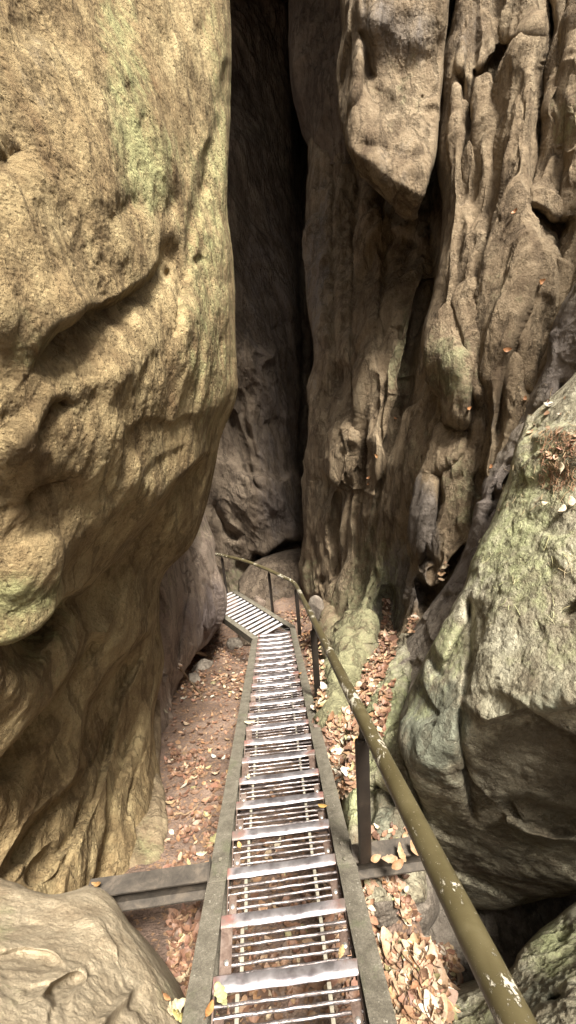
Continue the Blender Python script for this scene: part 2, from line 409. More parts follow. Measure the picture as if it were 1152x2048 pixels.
# ---- the great overhanging cliff on the left
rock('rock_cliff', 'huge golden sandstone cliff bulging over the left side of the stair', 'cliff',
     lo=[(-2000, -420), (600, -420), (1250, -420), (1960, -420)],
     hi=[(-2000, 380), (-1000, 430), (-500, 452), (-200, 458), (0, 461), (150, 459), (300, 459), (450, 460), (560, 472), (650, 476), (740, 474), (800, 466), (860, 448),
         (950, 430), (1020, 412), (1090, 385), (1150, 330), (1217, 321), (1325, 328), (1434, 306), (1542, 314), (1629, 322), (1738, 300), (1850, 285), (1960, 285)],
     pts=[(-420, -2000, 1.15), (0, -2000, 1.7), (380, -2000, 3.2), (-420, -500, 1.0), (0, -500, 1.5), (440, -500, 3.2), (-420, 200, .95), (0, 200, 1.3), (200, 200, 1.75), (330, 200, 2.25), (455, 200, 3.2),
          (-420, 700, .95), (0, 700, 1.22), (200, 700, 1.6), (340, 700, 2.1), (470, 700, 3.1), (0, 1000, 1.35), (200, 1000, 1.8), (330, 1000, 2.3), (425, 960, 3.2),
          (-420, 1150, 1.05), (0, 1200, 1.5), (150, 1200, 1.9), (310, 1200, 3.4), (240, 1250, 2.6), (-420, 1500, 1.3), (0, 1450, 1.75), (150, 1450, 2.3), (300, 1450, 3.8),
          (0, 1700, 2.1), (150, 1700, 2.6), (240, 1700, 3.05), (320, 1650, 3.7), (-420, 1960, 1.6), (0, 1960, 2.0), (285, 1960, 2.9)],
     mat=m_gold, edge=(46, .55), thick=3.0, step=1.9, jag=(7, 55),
     disp=[(.9, .07, 'fbm', (1, .3, .9), 1.6, 4), (2.4, .045, 'fbm', (1, .6, 1.1), 2.4, 5), (9, .005, 'ridge', (1, .6, 1.2), 1.8, 4),
           (34, .0065, 'billow', None, 1, 4, 1.3), (14, .007, 'fbm', None, 1, 4), (3.6, .034, 'facet', (.3, .8, 1.1), 4, 7, 0, .75), (5, .014, 'ridge', (.3, .8, 1.1), 6, 4, 0, .75), (13, .006, 'ridge', (.3, .8, 1.1), 5, 4, 0, .75), (4.5, .02, 'billow', (1, .8, 1.3), 3.0, 5, 1.1)],
     feats=[('step', [(-60, 1256), (0, 1252), (56, 1241), (78, 1217), (104, 1202), (160, 1182), (191, 1143), (226, 1113), (278, 1056), (300, 1030), (345, 975), (400, 925), (450, 885)], .44, 80),
            ('step', [(50, 760), (90, 670), (150, 628), (190, 622), (230, 600), (262, 565), (300, 520), (325, 440)], .15, 70),
            ('step', [(70, 900), (85, 850), (110, 808), (150, 806), (180, 830)], .06, 45),
            ('step', [(230, 930), (262, 870), (300, 842), (345, 850), (385, 832), (428, 828)], .05, 60),
            ('step', [(270, 970), (310, 930), (345, 905), (380, 890)], .04, 55),
            ('step', [(20, 1000), (60, 960), (110, 945), (170, 940)], .06, 45),
            ('bump', 20, 330, 40, 40, 0, -.05), ('bump', 45, 80, 30, 40, 0, -.04), ('bump', 255, 190, 22, 30, 0, -.03),
            ('bump', 225, 430, 50, 26, -20, -.03),
            ('bump', 335, 410, 20, 36, 10, -.05),
            ('step', [(395, 420), (400, 340), (430, 200), (455, 100)], .10, 28),
            ('crack', [(335, 700), (350, 610), (375, 520), (400, 420), (420, 330)], 12, .055),
            ('step', [(-40, 1560), (40, 1490), (105, 1420), (150, 1350), (168, 1290), (182, 1250)], .36, 85),
            ('step', [(150, 1560), (190, 1420), (250, 1330), (300, 1260), (325, 1190)], .30, 60),
            ('step', [(0, 1750), (60, 1650), (150, 1560), (190, 1500), (215, 1430)], .22, 45),
            ('crack', [(60, 1760), (130, 1690), (175, 1600), (215, 1500), (245, 1400), (290, 1300)], 9, .12),
            ('crack', [(195, 1790), (215, 1690), (225, 1600), (240, 1520), (270, 1430)], 9, .16),
            ('crack', [(110, 1770), (170, 1640), (200, 1560)], 6, .05),
            ('crack', [(250, 1650), (262, 1560), (280, 1480)], 6, .08),
            ('bump', 40, 1360, 110, 170, 28, .10), ('bump', 210, 1300, 28, 110, 28, .12), ('bump', 120, 1600, 24, 130, 35, .07), ('bump', 200, 1560, 16, 120, 22, .06), ('bump', 265, 1500, 14, 120, 15, .06), ('bump', 60, 900, 90, 40, -25, .06), ('bump', 230, 760, 70, 30, -30, .05), ('bump', 150, 1060, 120, 36, -38, .07), ('bump', 40, 1130, 60, 60, 0, .06), ('bump', 60, 650, 130, 60, 0, .05), ('bump', 380, 660, 30, 120, 0, .1),
            ('crack', [(320, 555), (325, 550), (330, 552)], 9, .07), ('crack', [(408, 515), (425, 517)], 4, .05), ('crack', [(398, 515), (405, 520)], 6, .05)],
     paint=[('m', 245, 150, 60, 280, -4, .62), ('m', 300, 350, 80, 110, 20, .4), ('m', 420, 600, 70, 340, 0, .5), ('m', 440, 150, 40, 240, 0, .4), ('m', 60, 1280, 120, 150, 20, .35),
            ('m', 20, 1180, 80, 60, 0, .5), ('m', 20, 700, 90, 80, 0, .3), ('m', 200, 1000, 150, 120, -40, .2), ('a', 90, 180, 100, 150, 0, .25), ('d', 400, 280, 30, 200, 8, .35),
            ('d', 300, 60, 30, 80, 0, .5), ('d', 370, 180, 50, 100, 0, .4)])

# ---- pale wedge at the foot of the cliff, seen beneath its lip
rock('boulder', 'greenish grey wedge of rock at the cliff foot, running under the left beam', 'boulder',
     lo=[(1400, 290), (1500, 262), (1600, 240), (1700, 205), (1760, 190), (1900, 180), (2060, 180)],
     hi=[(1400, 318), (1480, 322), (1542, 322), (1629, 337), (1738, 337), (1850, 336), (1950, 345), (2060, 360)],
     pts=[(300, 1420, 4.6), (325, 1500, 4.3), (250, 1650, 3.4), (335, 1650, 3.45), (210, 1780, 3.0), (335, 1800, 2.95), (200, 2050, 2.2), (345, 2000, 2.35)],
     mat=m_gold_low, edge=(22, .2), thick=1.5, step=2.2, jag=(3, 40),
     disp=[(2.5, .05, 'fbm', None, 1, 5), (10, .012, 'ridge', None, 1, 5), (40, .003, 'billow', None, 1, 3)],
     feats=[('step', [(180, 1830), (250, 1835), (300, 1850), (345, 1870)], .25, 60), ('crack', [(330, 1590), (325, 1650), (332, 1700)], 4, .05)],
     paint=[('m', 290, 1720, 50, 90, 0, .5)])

# ---- pale boulder in the near left corner (outline given along x)
rock('boulder', 'pale beige boulder filling the bottom corner beside the first steps', 'boulder', axis='x',
     lo=[(-420, 1790), (-200, 1775), (0, 1757), (35, 1763), (65, 1777), (115, 1786), (150, 1776), (180, 1764), (205, 1768), (232, 1795), (255, 1838), (290, 1882), (325, 1932), (350, 1975), (378, 2040), (392, 2110)],
     hi=[(-420, 2330), (-200, 2330), (180, 2330), (300, 2310), (392, 2200)],
     pts=[(-420, 1800, 1.5), (-420, 2330, .8), (0, 1780, 1.9), (180, 1780, 2.0), (0, 1900, 1.42), (180, 1860, 1.62), (100, 2048, 1.15), (250, 2000, 1.42), (330, 1960, 1.68), (370, 2048, 1.62), (300, 2150, 1.3), (180, 2330, .95), (385, 2200, 1.5)],
     mat=m_pale, edge=(28, .22), thick=.9, step=1.8, jag=(4, 60),
     disp=[(1.5, .04, 'fbm', None, 1, 2), (2.2, .022, 'facet', (1, .4, .8), 1.2, 3), (7, .004, 'ridge', (1, .4, .8), 1.6, 4), (45, .0016, 'billow', None, 1, 4), (15, .007, 'fbm', None, 1, 5), (5, .008, 'fbm', (1, .3, .9), 2, 5)],
     feats=[('step', [(95, 1985), (118, 1955), (150, 1935), (178, 1925), (185, 1950)], .10, 34), ('crack', [(60, 1980), (118, 1956)], 4, .03), ('crack', [(20, 1848), (60, 1832), (105, 1825)], 3, .03),
            ('step', [(-20, 1900), (60, 1880), (110, 1890), (150, 1925)], .05, 70), ('crack', [(120, 1965), (128, 2000), (112, 2040)], 4, .02),
            ('crack', [(200, 2060), (240, 2000), (275, 1950)], 10, -.05), ('crack', [(225, 2060), (262, 2000), (290, 1960)], 7, .04)],
     paint=[('m', 10, 1840, 50, 60, 0, .5), ('m', 330, 1990, 60, 90, 30, .35), ('m', 30, 1990, 70, 60, 0, .3)])

# ---- middle rock behind the cliff
rock('boulder', 'lilac brown boulder standing behind the cliff, left of the earth floor', 'boulder',
     lo=[(1010, 300), (1200, 290), (1450, 280), (1640, 280)],
     hi=[(1010, 402), (1040, 412), (1075, 426), (1130, 430), (1165, 446), (1195, 451), (1230, 447), (1262, 432), (1290, 415), (1318, 384), (1345, 366), (1390, 347), (1430, 342), (1500, 327), (1640, 330)],
     pts=[(300, 1010, 5.5), (400, 1010, 7.6), (330, 1150, 5.8), (370, 1150, 6.2), (440, 1150, 7.5), (445, 1230, 7.3), (350, 1300, 5.9), (400, 1290, 6.9), (330, 1450, 5.3), (300, 1450, 5.0), (330, 1640, 4.3)],
     mat=m_mid, edge=(26, .5), thick=2.5, step=1.8, jag=(4, 30),
     disp=[(1.1, .08, 'ridge', (0, 0, 1), 2.2, 5), (1.9, .12, 'facet', (0, 0, 1), 2.4, 9), (5, .02, 'fbm', (0, 0, 1), 1.8, 5), (22, .006, 'billow', None, 1, 4)],
     feats=[('crack', [(365, 1095), (368, 1180), (352, 1290), (345, 1340)], 6, .25), ('crack', [(400, 1110), (410, 1150), (440, 1180)], 5, -.12), ('crack', [(385, 1170), (400, 1215), (392, 1260)], 4, .12)],
     paint=[('a', 410, 1230, 60, 90, 10, .6), ('m', 340, 1180, 25, 90, 0, .35), ('m', 410, 1060, 30, 30, 0, .35)])

# ---- end wall of the gorge
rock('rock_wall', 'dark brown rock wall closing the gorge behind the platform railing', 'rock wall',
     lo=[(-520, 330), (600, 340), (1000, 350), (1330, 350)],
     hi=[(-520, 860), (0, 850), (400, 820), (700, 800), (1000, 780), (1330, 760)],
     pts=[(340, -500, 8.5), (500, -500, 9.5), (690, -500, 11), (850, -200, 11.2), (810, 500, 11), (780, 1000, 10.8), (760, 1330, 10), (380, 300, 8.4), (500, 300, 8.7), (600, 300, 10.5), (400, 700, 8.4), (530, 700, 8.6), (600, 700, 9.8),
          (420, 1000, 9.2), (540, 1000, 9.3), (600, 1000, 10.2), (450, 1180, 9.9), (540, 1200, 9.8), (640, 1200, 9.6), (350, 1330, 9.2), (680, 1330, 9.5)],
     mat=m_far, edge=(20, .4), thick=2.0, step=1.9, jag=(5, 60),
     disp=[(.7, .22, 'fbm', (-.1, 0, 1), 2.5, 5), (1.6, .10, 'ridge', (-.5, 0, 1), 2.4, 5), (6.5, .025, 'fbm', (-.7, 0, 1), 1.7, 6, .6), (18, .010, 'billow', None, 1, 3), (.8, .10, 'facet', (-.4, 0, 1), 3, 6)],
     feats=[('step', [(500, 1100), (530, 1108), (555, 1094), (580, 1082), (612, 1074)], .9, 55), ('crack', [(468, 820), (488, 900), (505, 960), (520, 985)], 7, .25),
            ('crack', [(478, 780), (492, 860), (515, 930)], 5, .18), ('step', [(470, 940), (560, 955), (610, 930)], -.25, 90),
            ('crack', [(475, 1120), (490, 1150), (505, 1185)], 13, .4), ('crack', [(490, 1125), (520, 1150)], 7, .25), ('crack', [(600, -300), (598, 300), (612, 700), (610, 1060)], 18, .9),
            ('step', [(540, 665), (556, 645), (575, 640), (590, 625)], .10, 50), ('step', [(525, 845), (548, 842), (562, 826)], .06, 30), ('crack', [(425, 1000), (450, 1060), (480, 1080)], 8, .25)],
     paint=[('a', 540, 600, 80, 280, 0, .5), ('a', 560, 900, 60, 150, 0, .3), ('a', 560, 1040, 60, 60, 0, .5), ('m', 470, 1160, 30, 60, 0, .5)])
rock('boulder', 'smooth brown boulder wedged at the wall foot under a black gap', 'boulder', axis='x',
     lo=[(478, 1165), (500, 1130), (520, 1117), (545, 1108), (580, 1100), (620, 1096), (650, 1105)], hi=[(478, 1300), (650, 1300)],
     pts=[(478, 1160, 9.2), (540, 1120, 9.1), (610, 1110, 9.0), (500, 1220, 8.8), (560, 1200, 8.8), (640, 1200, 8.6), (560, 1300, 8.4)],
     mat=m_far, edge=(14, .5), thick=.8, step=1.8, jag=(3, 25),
     disp=[(1.5, .08, 'fbm', None, 1, 5), (6, .03, 'ridge', (0, 0, 1), 1.5, 5)], paint=[('d', 580, 1110, 80, 22, 0, .8), ('a', 560, 1180, 60, 50, 0, .3)])  # dark top edge paints in more of the gap's shade

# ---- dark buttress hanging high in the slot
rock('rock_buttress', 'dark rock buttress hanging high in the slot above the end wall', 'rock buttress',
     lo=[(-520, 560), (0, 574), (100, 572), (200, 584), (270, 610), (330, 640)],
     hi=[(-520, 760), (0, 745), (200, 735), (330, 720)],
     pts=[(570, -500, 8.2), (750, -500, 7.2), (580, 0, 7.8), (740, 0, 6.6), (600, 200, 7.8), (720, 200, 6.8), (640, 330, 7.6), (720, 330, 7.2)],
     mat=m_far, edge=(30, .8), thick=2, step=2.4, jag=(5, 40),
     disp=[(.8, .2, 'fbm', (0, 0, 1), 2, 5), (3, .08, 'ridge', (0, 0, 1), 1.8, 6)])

# ---- central wall: a fluted face from the slot to the gully
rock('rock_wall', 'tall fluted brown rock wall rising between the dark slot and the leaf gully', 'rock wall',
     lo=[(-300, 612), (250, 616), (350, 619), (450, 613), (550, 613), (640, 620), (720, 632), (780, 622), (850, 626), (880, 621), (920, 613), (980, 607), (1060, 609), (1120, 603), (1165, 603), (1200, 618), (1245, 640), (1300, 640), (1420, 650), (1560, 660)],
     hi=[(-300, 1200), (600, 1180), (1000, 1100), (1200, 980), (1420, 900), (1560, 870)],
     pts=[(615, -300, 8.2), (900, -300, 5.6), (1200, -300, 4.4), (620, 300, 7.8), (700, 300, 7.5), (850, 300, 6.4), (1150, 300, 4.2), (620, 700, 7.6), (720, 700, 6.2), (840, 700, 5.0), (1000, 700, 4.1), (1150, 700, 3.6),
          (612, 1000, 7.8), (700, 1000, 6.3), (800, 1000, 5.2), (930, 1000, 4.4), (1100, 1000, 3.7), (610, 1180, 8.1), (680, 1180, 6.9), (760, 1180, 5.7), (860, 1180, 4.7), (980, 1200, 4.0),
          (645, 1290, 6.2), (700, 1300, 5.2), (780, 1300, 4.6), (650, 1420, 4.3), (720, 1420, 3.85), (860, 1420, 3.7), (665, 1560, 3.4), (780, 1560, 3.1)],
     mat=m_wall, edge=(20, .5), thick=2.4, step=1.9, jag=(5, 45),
     disp=[(.9, .16, 'fbm', (0, 0, 1), 2.8, 5), (1.5, .13, 'ridge', (-.13, 0, 1), 5, 4), (5, .030, 'billow', (-.1, 0, 1), 6, 4), (20, .010, 'fbm', (0, 0, 1), 1.8, 4), (10, .022, 'ridge', (-.1, 0, 1), 2.6, 5, 1.2), (3.3, .02, 'ridge', (.15, 0, 1), 5, 4, .8), (1.1, .17, 'facet', (-.12, 0, 1), 4.5, 1), (4.5, .022, 'facet', (-.1, 0, 1), 5, 2)],
     feats=[('slabs', [[(-300, 560), (1600, 560)], [(-300, 665), (480, 668), (600, 672), (700, 668), (800, 678), (900, 692), (1000, 690), (1100, 680), (1250, 672), (1600, 690)],
                [(-300, 722), (300, 716), (450, 715), (640, 706), (760, 709), (860, 722), (960, 722), (1060, 716), (1240, 716), (1600, 740)],
                [(-300, 775), (350, 764), (480, 768), (640, 757), (760, 760), (850, 756), (930, 768), (1020, 756), (1100, 746), (1240, 742), (1600, 760)],
                [(-300, 880), (430, 868), (560, 858), (640, 838), (720, 815), (800, 797), (850, 786), (950, 788), (1060, 778), (1170, 774), (1600, 790)], [(-300, 1400), (1600, 1400)]],
              [0, .07, -.04, .07, -.03], [-.16, .22, -.18, .2, -.12], 5, .13),
            ('crack', [(858, 560), (838, 640), (815, 720), (797, 800), (785, 850), (772, 930)], 8, .5), ('crack', [(772, 930), (752, 1020), (735, 1100), (700, 1240)], 7, .25),
            ('step', [(622, 905), (640, 950), (670, 970), (688, 975), (700, 900), (705, 870)], .35, 42), ('bump', 660, 910, 42, 75, -10, .35), ('bump', 640, 1080, 24, 110, 3, .25), ('bump', 700, 1150, 28, 200, 2, .25),
            ('crack', [(676, 980), (672, 1080), (668, 1160)], 8, .35), ('crack', [(648, 1150), (655, 1190), (680, 1245)], 9, .25), ('crack', [(633, 1198), (636, 1206)], 7, .4),
            ('bump', 715, 1260, 45, 130, 20, .35), ('crack', [(770, 1170), (772, 1250), (750, 1320), (722, 1380), (700, 1450), (690, 1560)], 26, .45), ('bump', 668, 1430, 26, 60, 10, .15)],
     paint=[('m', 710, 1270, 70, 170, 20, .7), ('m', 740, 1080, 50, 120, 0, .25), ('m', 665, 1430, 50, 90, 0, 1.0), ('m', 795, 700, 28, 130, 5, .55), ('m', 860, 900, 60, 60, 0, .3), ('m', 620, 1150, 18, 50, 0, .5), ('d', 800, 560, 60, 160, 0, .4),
            ('d', 655, 560, 40, 200, 0, .3), ('a', 765, 1230, 26, 140, 8, .9), ('a', 640, 560, 30, 250, 0, .5), ('a', 810, 1150, 25, 100, 0, .5)])  # dark patches on the upper face paint in the overhang's shade

# ---- light hanging slab, wedge pointing down
rock('rock_slab', 'pale grey rock slab hanging to a downward point over the dark cleft', 'rock slab',
     lo=[(-1300, 600), (-420, 660), (-100, 678), (0, 680), (80, 683), (135, 671), (180, 672), (230, 679), (280, 692), (330, 712), (365, 738), (400, 775), (425, 806), (440, 822)],
     hi=[(-1300, 930), (-420, 905), (0, 897), (80, 888), (200, 882), (280, 876), (330, 868), (370, 856), (400, 846), (425, 836), (440, 830)],
     pts=None, soft=.0015, planes=[[(740, 0, 4.25), (890, 0, 4.3), (850, 330, 4.35)], [(736, 0, 4.25), (722, 200, 4.27), (676, 100, 5.0)], [(700, 290, 4.3), (850, 395, 4.35), (770, 400, 4.75)]],
     mat=m_wall, edge=(9, .12), thick=1.4, step=1.8, jag=(4, 35),
     disp=[(1.2, .07, 'fbm', (0, 0, 1), 2, 5), (2.2, .05, 'facet', (0, 0, 1), 1.8, 3), (5, .03, 'fbm', (0, 0, 1), 2.2, 6), (18, .010, 'ridge', (0, 0, 1), 1.6, 5), (40, .004, 'billow', None, 1, 3)],
     feats=[('crack', [(728, 60), (735, 110), (742, 160)], 9, .14), ('crack', [(730, -100), (728, 0), (726, 60), (716, 150), (700, 230)], 5, -.1),
            ('crack', [(838, 200), (845, 204)], 4, .05), ('bump', 790, 310, 60, 14, 12, -.04)],
     paint=[('a', 780, 60, 90, 90, 0, .55), ('a', 790, 330, 70, 70, 0, .3), ('m', 800, 180, 60, 120, 0, .25)])

# ---- right-hand wall
rock('rock_wall', 'broken brown rock wall on the right with deep vertical fissures', 'rock wall',
     lo=[(-1300, 925), (-420, 915), (0, 908), (60, 900), (130, 886), (200, 884), (250, 880), (330, 880), (400, 886), (450, 882), (540, 868), (600, 858), (650, 846), (700, 842), (740, 854), (780, 872), (800, 886), (850, 880), (900, 868), (950, 850),
         (1000, 838), (1080, 826), (1140, 820), (1180, 812), (1240, 806), (1300, 800)],
     hi=[(-1300, 1330), (-420, 1330), (400, 1330), (700, 1300), (900, 1230), (1100, 1120), (1300, 1000)],
     pts=[(900, -1300, 4.6), (1300, -1300, 3.4), (900, -400, 4.6), (1300, -400, 3.4), (905, 100, 4.5), (1050, 100, 3.9), (1150, 100, 3.7), (885, 350, 4.5), (1000, 350, 3.9), (1150, 350, 3.6), (1320, 350, 2.9), (850, 690, 4.5), (950, 650, 3.9), (1100, 650, 3.5), (1250, 700, 2.9),
          (880, 850, 4.3), (1000, 850, 3.7), (1150, 850, 3.2), (850, 1000, 4.5), (950, 1000, 3.9), (1100, 1000, 3.3), (820, 1180, 4.6), (900, 1180, 4.1), (805, 1300, 4.4), (950, 1280, 3.7)],
     mat=m_wall, edge=(24, .4), thick=1.2, step=1.9, jag=(6, 40),
     disp=[(1.2, .09, 'fbm', (.1, 0, 1), 2.4, 5), (1.8, .10, 'ridge', (.15, 0, 1), 4, 4), (7, .024, 'billow', (.12, 0, 1), 4.5, 4), (22, .009, 'fbm', (0, 0, 1), 1.6, 4), (10, .020, 'ridge', (.1, 0, 1), 2.4, 5, 1.2), (4.2, .02, 'ridge', (-.35, 0, 1), 2.6, 5, .9), (1.5, .15, 'facet', (.12, 0, 1), 4, 4), (5.5, .022, 'facet', (.1, 0, 1), 4, 5)],
     feats=[('slabs', [[(-1300, 800), (1300, 760)], [(-1300, 960), (150, 946), (300, 936), (420, 925), (600, 906), (700, 930), (780, 944), (900, 938), (960, 890), (1060, 868), (1300, 850)],
                [(-1300, 1010), (200, 1000), (400, 988), (560, 975), (700, 968), (860, 975), (1000, 960), (1300, 920)],
                [(-1300, 1092), (240, 1088), (380, 1060), (560, 1076), (680, 1046), (800, 1002), (900, 992), (1000, 985), (1300, 960)],
                [(-1300, 1150), (300, 1132), (500, 1120), (700, 1100), (900, 1050), (1300, 1000)], [(-1300, 1700), (1300, 1700)]],
              [0, .05, -.04, .07, -.02], [-.12, .18, -.16, .16, -.1], 5, .11),
            ('crack', [(1090, -200), (1092, 60), (1085, 150), (1088, 240), (1070, 330), (1058, 380)], 16, .55), ('step', [(1052, 400), (1090, 415), (1120, 440), (1150, 432)], .4, 34),
            ('step', [(930, 460), (925, 380), (920, 300), (912, 200), (925, 60)], .10, 40), ('crack', [(1010, 130), (1000, 100), (1030, 85), (1080, 75)], 6, .12), ('crack', [(940, 150), (960, 160), (990, 130), (1020, 95)], 7, .15),
            ('crack', [(1075, 560), (1062, 620), (1045, 680), (1025, 730), (1000, 800), (992, 880)], 6, .30), ('crack', [(1048, 690), (1050, 760), (1060, 800)], 5, .18),
            ('step', [(886, 792), (905, 835), (925, 842), (938, 800), (948, 780)], .30, 45), ('crack', [(945, 780), (940, 850), (938, 900)], 7, .22), ('bump', 905, 720, 45, 80, -15, .22), ('bump', 975, 840, 26, 70, 0, .12),
            ('step', [(838, 960), (850, 950), (872, 940), (886, 955)], .0, 10), ('crack', [(886, 945), (884, 1000), (868, 1060)], 6, .20), ('bump', 855, 1040, 24, 90, 4, .16),
            ('step', [(812, 1180), (830, 1140), (845, 1170), (858, 1182), (880, 1165), (905, 1120), (940, 1085)], .45, 60), ('step', [(970, 930), (990, 990), (960, 1010)], .2, 30),
            ('crack', [(1140, 60), (1120, 200), (1110, 330)], 9, .2), ('bump', 1135, 240, 30, 50, 0, .2), ('crack', [(905, 140), (940, 230), (960, 330), (940, 420)], 7, .12)],
     paint=[('m', 905, 730, 50, 90, -10, .6), ('m', 930, 980, 45, 110, 0, .45), ('m', 1010, 560, 60, 120, 0, .25), ('m', 1140, 250, 30, 60, 0, .5), ('a', 855, 1040, 26, 90, 0, 1.), ('a', 830, 1180, 30, 50, 0, .7), ('a', 950, 60, 60, 90, 0, .4),
            ('d', 1120, 380, 40, 70, 0, .5), ('d', 940, 300, 30, 100, 0, .3), ('a', 980, 830, 30, 80, 0, .4)])

# ---- narrow dark ledge that runs down to the stair
rock('rock_ledge', 'narrow purplish grey rock ledge slanting down beside the mossy boulder', 'rock ledge',
     lo=[(450, 1236), (500, 1205), (560, 1160), (600, 1132), (660, 1106), (740, 1086), (800, 1056), (860, 1026), (920, 988), (960, 966), (1010, 958), (1060, 944), (1110, 924), (1160, 892), (1220, 850), (1280, 808), (1330, 782), (1380, 752), (1430, 735), (1480, 728)],
     hi=[(450, 1262), (500, 1290), (560, 1310), (800, 1200), (960, 1060), (1100, 980), (1250, 900), (1350, 850), (1480, 812)],
     pts=[(1190, 560, 3.0), (1300, 560, 2.6), (1110, 740, 3.3), (1200, 800, 2.9), (1050, 860, 3.45), (970, 970, 3.6), (1060, 960, 3.3), (940, 1060, 3.65), (980, 1100, 3.4), (880, 1180, 3.75), (900, 1250, 3.45), (800, 1300, 3.9), (850, 1350, 3.3), (750, 1400, 3.55), (812, 1480, 3.0), (730, 1480, 3.2)],
     mat=m_ledge, edge=(16, .22), thick=1.0, step=1.8, jag=(6, 30),
     disp=[(1.5, .06, 'fbm', (-.6, 0, 1), 2.4, 5), (3, .08, 'facet', (-.6, 0, 1), 2.4, 8), (5, .02, 'ridge', (-.6, 0, 1), 1.8, 5), (26, .006, 'billow', None, 1, 4)],
     feats=[('crack', [(990, 985), (975, 1040), (1000, 1010), (1030, 940)], 9, .2), ('crack', [(820, 1320), (805, 1360), (795, 1400)], 6, .15), ('crack', [(1130, 760), (1085, 860), (1050, 920)], 7, .12)],
     paint=[('a', 960, 1050, 200, 60, -58, .9), ('a', 1120, 700, 60, 120, 0, .8), ('m', 770, 1400, 50, 60, -50, .8), ('m', 850, 1290, 30, 40, 0, .2)])

# ---- root-like mossy ribs on the slope right of the stair
rock('boulder', 'low mossy green rock rib beside the handrail post, half buried in leaves', 'boulder',
     lo=[(1270, 806), (1310, 780), (1350, 752), (1400, 727), (1450, 722), (1500, 716), (1560, 690), (1620, 684), (1700, 700), (1800, 730)],
     hi=[(1270, 818), (1310, 830), (1400, 812), (1500, 822), (1600, 838), (1700, 850), (1800, 852)],
     pts=[(808, 1270, 4.0), (760, 1350, 3.7), (800, 1350, 3.5), (740, 1430, 3.25), (800, 1450, 2.95), (720, 1520, 3.0), (800, 1520, 2.75), (695, 1600, 2.75), (780, 1600, 2.75), (705, 1690, 2.5), (830, 1690, 2.65), (740, 1800, 2.3), (850, 1800, 2.4)],
     mat=m_moss, edge=(18, .25), thick=.7, step=1.8, jag=(5, 30),
     disp=[(2.5, .06, 'ridge', (-.5, 0, 1), 2.4, 6), (9, .02, 'fbm', None, 1, 5), (40, .004, 'billow', None, 1, 3)],
     feats=[('crack', [(755, 1580), (745, 1630), (730, 1700)], 12, .18), ('step', [(735, 1570), (760, 1560), (790, 1580), (820, 1620)], .2, 30)],
     paint=[('m', 750, 1450, 90, 150, 20, .8), ('m', 700, 1600, 30, 80, 0, .6), ('a', 780, 1650, 60, 60, 0, .5)])

# ---- the large mossy boulder on the right
rock('boulder', 'large angular boulder with sunlit green mossy top and dark underside', 'boulder',
     lo=[(625, 1290), (650, 1245), (700, 1185), (745, 1150), (795, 1103), (820, 1076), (860, 1050), (900, 1034), (950, 1020), (1000, 1000), (1040, 984), (1090, 960), (1130, 944), (1165, 934), (1200, 916), (1250, 888), (1300, 858), (1350, 836), (1400, 812), (1440, 797), (1475, 795),
         (1510, 806), (1560, 826), (1600, 834), (1650, 846), (1700, 856), (1750, 872), (1785, 896), (1806, 930), (1818, 990)],
     hi=[(625, 1320), (650, 1350), (700, 1390), (1000, 1420), (1400, 1420), (1600, 1400), (1700, 1330), (1770, 1200), (1818, 1010)],
     pts=None, soft=.0055, planes=[[(945, 1170, 2.5), (980, 1440, 1.95), (1152, 1385, 1.65)], [(940, 1170, 2.52), (935, 1400, 2.12), (800, 1465, 2.63)],
             [(980, 1450, 1.94), (1152, 1385, 1.65), (1000, 1810, 3.35)]],
     mat=m_moss, edge=(16, .16), thick=1.3, step=1.9, jag=(6, 40),
     disp=[(1.6, .04, 'fbm', (-.6, 0, 1), 1.6, 4), (5.5, .010, 'fbm', None, 1, 5), (2.2, .04, 'facet', (-.6, 0, 1), 1.8, 12), (13, .009, 'billow', None, 1, 5), (45, .003, 'billow', None, 1, 3)],
     feats=[('step', [(880, 1350), (905, 1300), (925, 1240), (938, 1180)], .12, 30), ('crack', [(936, 1190), (944, 1250), (940, 1320), (930, 1400)], 5, .08),
            ('step', [(925, 1375), (940, 1410), (975, 1445), (1010, 1440), (1060, 1420), (1110, 1400), (1160, 1384), (1250, 1350), (1400, 1300)], .10, 90),
            ('bump', 850, 1450, 60, 60, 0, .04),
            ('crack', [(1010, 1640), (1060, 1670), (1110, 1685), (1160, 1682)], 8, -.10), ('crack', [(930, 1400), (925, 1480), (940, 1580), (950, 1640)], 7, .10),
            ('crack', [(1120, 1215), (1160, 1190)], 12, .05), ('step', [(1040, 870), (1090, 850), (1160, 835)], -.06, 60), ('step', [(990, 1600), (1060, 1590), (1120, 1620), (1170, 1640)], .10, 50),
            ('crack', [(865, 1300), (880, 1330), (890, 1360)], 9, .10)],
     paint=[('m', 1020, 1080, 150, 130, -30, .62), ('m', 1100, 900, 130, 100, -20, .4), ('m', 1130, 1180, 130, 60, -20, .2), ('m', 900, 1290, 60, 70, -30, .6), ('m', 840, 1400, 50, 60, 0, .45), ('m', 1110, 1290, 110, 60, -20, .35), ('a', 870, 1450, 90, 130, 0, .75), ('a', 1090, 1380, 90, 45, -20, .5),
            ('d', 1050, 1640, 240, 170, 0, .85), ('d', 1120, 1500, 150, 80, 0, .8), ('m', 1000, 1530, 60, 60, 0, .2), ('d', 936, 1300, 12, 70, 0, .8)])  # dark brown underside, its colour also deepening the shade there

